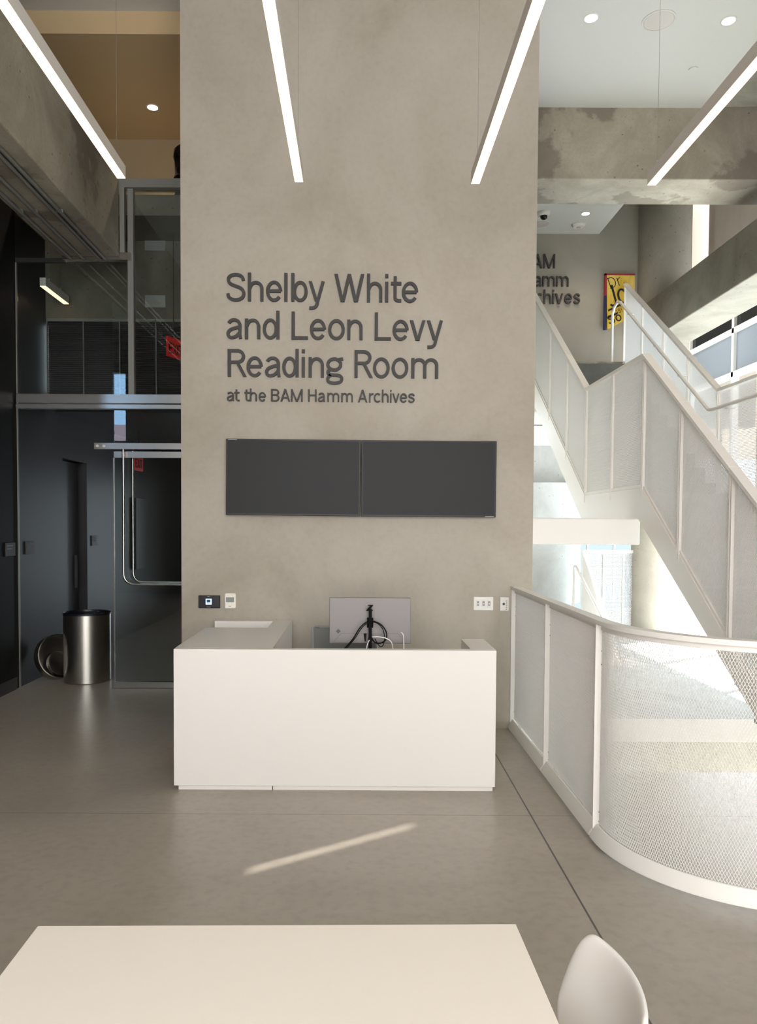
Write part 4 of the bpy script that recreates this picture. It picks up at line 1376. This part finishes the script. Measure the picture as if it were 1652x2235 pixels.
def exit_sign(c, ax, w, hgt, label, mount):
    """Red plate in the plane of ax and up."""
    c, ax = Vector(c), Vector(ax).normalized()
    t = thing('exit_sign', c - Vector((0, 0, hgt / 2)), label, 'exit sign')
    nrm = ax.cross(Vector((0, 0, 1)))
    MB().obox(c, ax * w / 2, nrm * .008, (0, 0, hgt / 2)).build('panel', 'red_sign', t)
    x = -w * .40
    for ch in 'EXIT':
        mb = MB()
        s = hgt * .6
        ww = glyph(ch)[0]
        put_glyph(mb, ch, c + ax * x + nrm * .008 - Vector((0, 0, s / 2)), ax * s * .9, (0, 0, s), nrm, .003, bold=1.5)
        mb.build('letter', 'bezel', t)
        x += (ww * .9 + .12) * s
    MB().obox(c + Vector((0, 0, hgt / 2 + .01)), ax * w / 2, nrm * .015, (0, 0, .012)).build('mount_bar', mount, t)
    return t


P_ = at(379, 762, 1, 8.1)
exit_sign(P_, (.16, .34, 0), .22, .18, 'added red exit sign standing in for a reflection in the transom glass beside the plaster wall', 'red_sign')  # solid sign put where the glass only mirrors one
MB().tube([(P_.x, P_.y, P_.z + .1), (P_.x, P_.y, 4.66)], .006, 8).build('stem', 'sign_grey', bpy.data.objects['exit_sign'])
P_ = at(302, 1012, 1, 10.2)
exit_sign((P_.x, P_.y, P_.z), (.03, .34, 0), .30, .19, 'red exit sign in the corridor behind the glass door', 'sign_grey')
MB().tube([(P_.x, P_.y, P_.z + .1), (P_.x, P_.y, 2.88)], .006, 8).build('stem', 'sign_grey', bpy.data.objects['exit_sign.001'])
A, B = at(288, 1083, 0, XL), at(306, 1240, 0, XL)
tag(MB().box(XL + .003, XL + .06, A.y, B.y + .1, B.z, A.z - .02).build('display_board', 'bezel', loc=(XL, A.y, B.z), bevel=.004), 'tall black board on the corridor wall behind the glass door', 'board')

# waste bin and steel hoop
BX, BY, BR, BH = -2.80, 7.94, .235, .71
tb = thing('waste_bin', (BX, BY, 0), 'round brushed steel waste bin beside the glass door', 'bin')
MB().lathe([(BR - .01, .006), (BR, .006), (BR, BH), (BR - .006, BH), (BR - .006, .05), (0, .05)], (BX, BY, 0), 72).build('body', 'can_steel', tb, smooth=True)
mb = MB()
n = 48
prof = [(BR + .003, -.012), (BR + .004, .004), (BR - .006, .008), (BR - .012, -.01), (BR - .02, -.2), (0, -.24)]
mb.lathe(prof, (BX, BY, BH), 56)
mb.build('liner', 'liner', tb, smooth=True)
MB().tube([(BX + .16, BY - .15, BH + .005), (BX + .165, BY - .16, BH + .03)], .014, 10).build('liner_knot', 'liner', tb, smooth=True)
hx0 = (-3.14, 8.0, .235)
hp = thing('steel_hoop', (hx0[0], hx0[1], 0), 'brushed steel hoop leaning on the black wall behind the bin', 'hoop')
axv = Vector((.75, -.60, .30)).normalized()
MB().lathe([(.232, -.045), (.232, .045), (.222, .045), (.222, -.045), (.232, -.045)], hx0, 56, axis=axv).build('outer_band', 'can_steel', hp, smooth=True)
MB().lathe([(.13, -.02), (.13, .03), (.122, .03), (.122, -.02), (.13, -.02)], Vector(hx0) + axv * .04 - Vector((0, 0, .075)), 48, axis=axv).build('inner_band', 'can_steel', hp, smooth=True)

# carved column-like piece on the gallery
vz = at(392, 320, 1, 7.80)
vx = at(378, 360, 1, 7.80).x + .16
tag(MB().lathe([(.15, 4.86), (.155, 4.9), (.14, 4.93), (.145, 5.05), (.155, 5.08), (.14, 5.12), (.145, 5.25), (.158, 5.30), (.15, 5.36), (.155, vz.z - .10), (.13, vz.z - .03), (0.07, vz.z), (0, vz.z + .005)], (vx, 7.80, 0), 20).build('carved_pedestal', 'bronze', smooth=True, loc=(vx, 7.80, 4.86)), 'dark brown carved upright on the gallery at the plaster wall edge', 'sculpture')

# ---------------------------------------------------------------- table and chair in the foreground
ta = thing('table', (-.17, .95, 0), 'white table with square corners at the bottom of the view', 'table')
a = math.radians(1.0)


def rot(x, y):
    cx_, cy_ = -.17, 1.675
    return (cx_ + (x - cx_) * math.cos(a) - (y - cy_) * math.sin(a), cy_ + (x - cx_) * math.sin(a) + (y - cy_) * math.cos(a))


def rbox(x0, x1, y0, y1, z0, z1):
    q = [rot(x0, y0), rot(x1, y0), rot(x1, y1), rot(x0, y1)]
    return MB().prism([(p[0], p[1], z0) for p in q], (0, 0, z1 - z0))


TX0, TX1, TY0, TY1 = -.702, .362, .30, 1.675
rbox(TX0, TX1, TY0, TY1, .705, .74).build('tabletop', 'laminate', ta, bevel=.002)
for x in (TX0 + .04, TX1 - .10):
    for y in (TY0 + .04, TY1 - .10):
        rbox(x, x + .06, y, y + .06, 0, .705).build('leg', 'white_steel', ta)
rbox(TX0 + .06, TX1 - .06, TY1 - .09, TY1 - .05, .64, .705).build('apron', 'white_steel', ta)
rbox(TX0 + .06, TX1 - .06, TY0 + .05, TY0 + .09, .64, .705).build('apron', 'white_steel', ta)

ch = thing('chair', (.40, 1.34, 0), 'white moulded shell chair tucked in at the right of the table', 'chair')
# shell: v runs up the back, w across; the sides wrap towards the table
prof = [(.02, .430), (.05, .437), (.12, .440), (.22, .442), (.31, .445), (.375, .458), (.415, .49), (.437, .54), (.452, .60), (.468, .67), (.480, .73), (.488, .78), (.492, .805)]
CY = 1.39
vs, fs = [], []
nw = 24
for i, (dx, z) in enumerate(prof):
    tt = i / (len(prof) - 1)
    back = max(0, (z - .46) / .345)
    hw = .215 - .015 * back
    for k in range(nw + 1):
        u = -1 + 2 * k / nw
        # rounded corners of the back and of the seat front
        zz_ = z
        xx_ = .025 + dx
        if back > 0:
            drop = max(0, abs(u) - .64) / .36
            zz_ = z - back ** 2 * .125 * drop ** 2.4
            xx_ -= (.062 * u * u) * min(1, back * 1.6)
        else:
            zz_ += .03 * max(0, abs(u) - .6) ** 1.2 * (1 if dx > .1 else .4)
            xx_ -= .085 * u * u * max(0, (dx - .3) / .12) * .2 if dx > .3 else 0
            if i < 3:
                xx_ += .05 * abs(u) ** 3 * (1 - i / 3)
        vs.append((xx_, CY + hw * u, zz_))
for i in range(len(prof) - 1):
    for k in range(nw):
        fs.append((i * (nw + 1) + k, i * (nw + 1) + k + 1, (i + 1) * (nw + 1) + k + 1, (i + 1) * (nw + 1) + k))
o = MB().add(vs, fs).build('shell', 'white_plastic', ch, smooth=True)
s = o.modifiers.new('thick', 'SOLIDIFY')
s.thickness = .014
s.offset = 0
sb = o.modifiers.new('soft', 'SUBSURF')
sb.levels = sb.render_levels = 2
for sx in (0, 1):
    for sy in (-1, 1):
        MB().tube([(.20 + .16 * sx, CY + .11 * sy, .435), (.14 + .32 * sx, CY + .20 * sy, 0)], [.014, .010], 12).build('leg', 'white_steel', ch, smooth=True)
MB().box(.18, .38, CY - .12, CY + .12, .418, .432).build('under_frame', 'white_steel', ch)
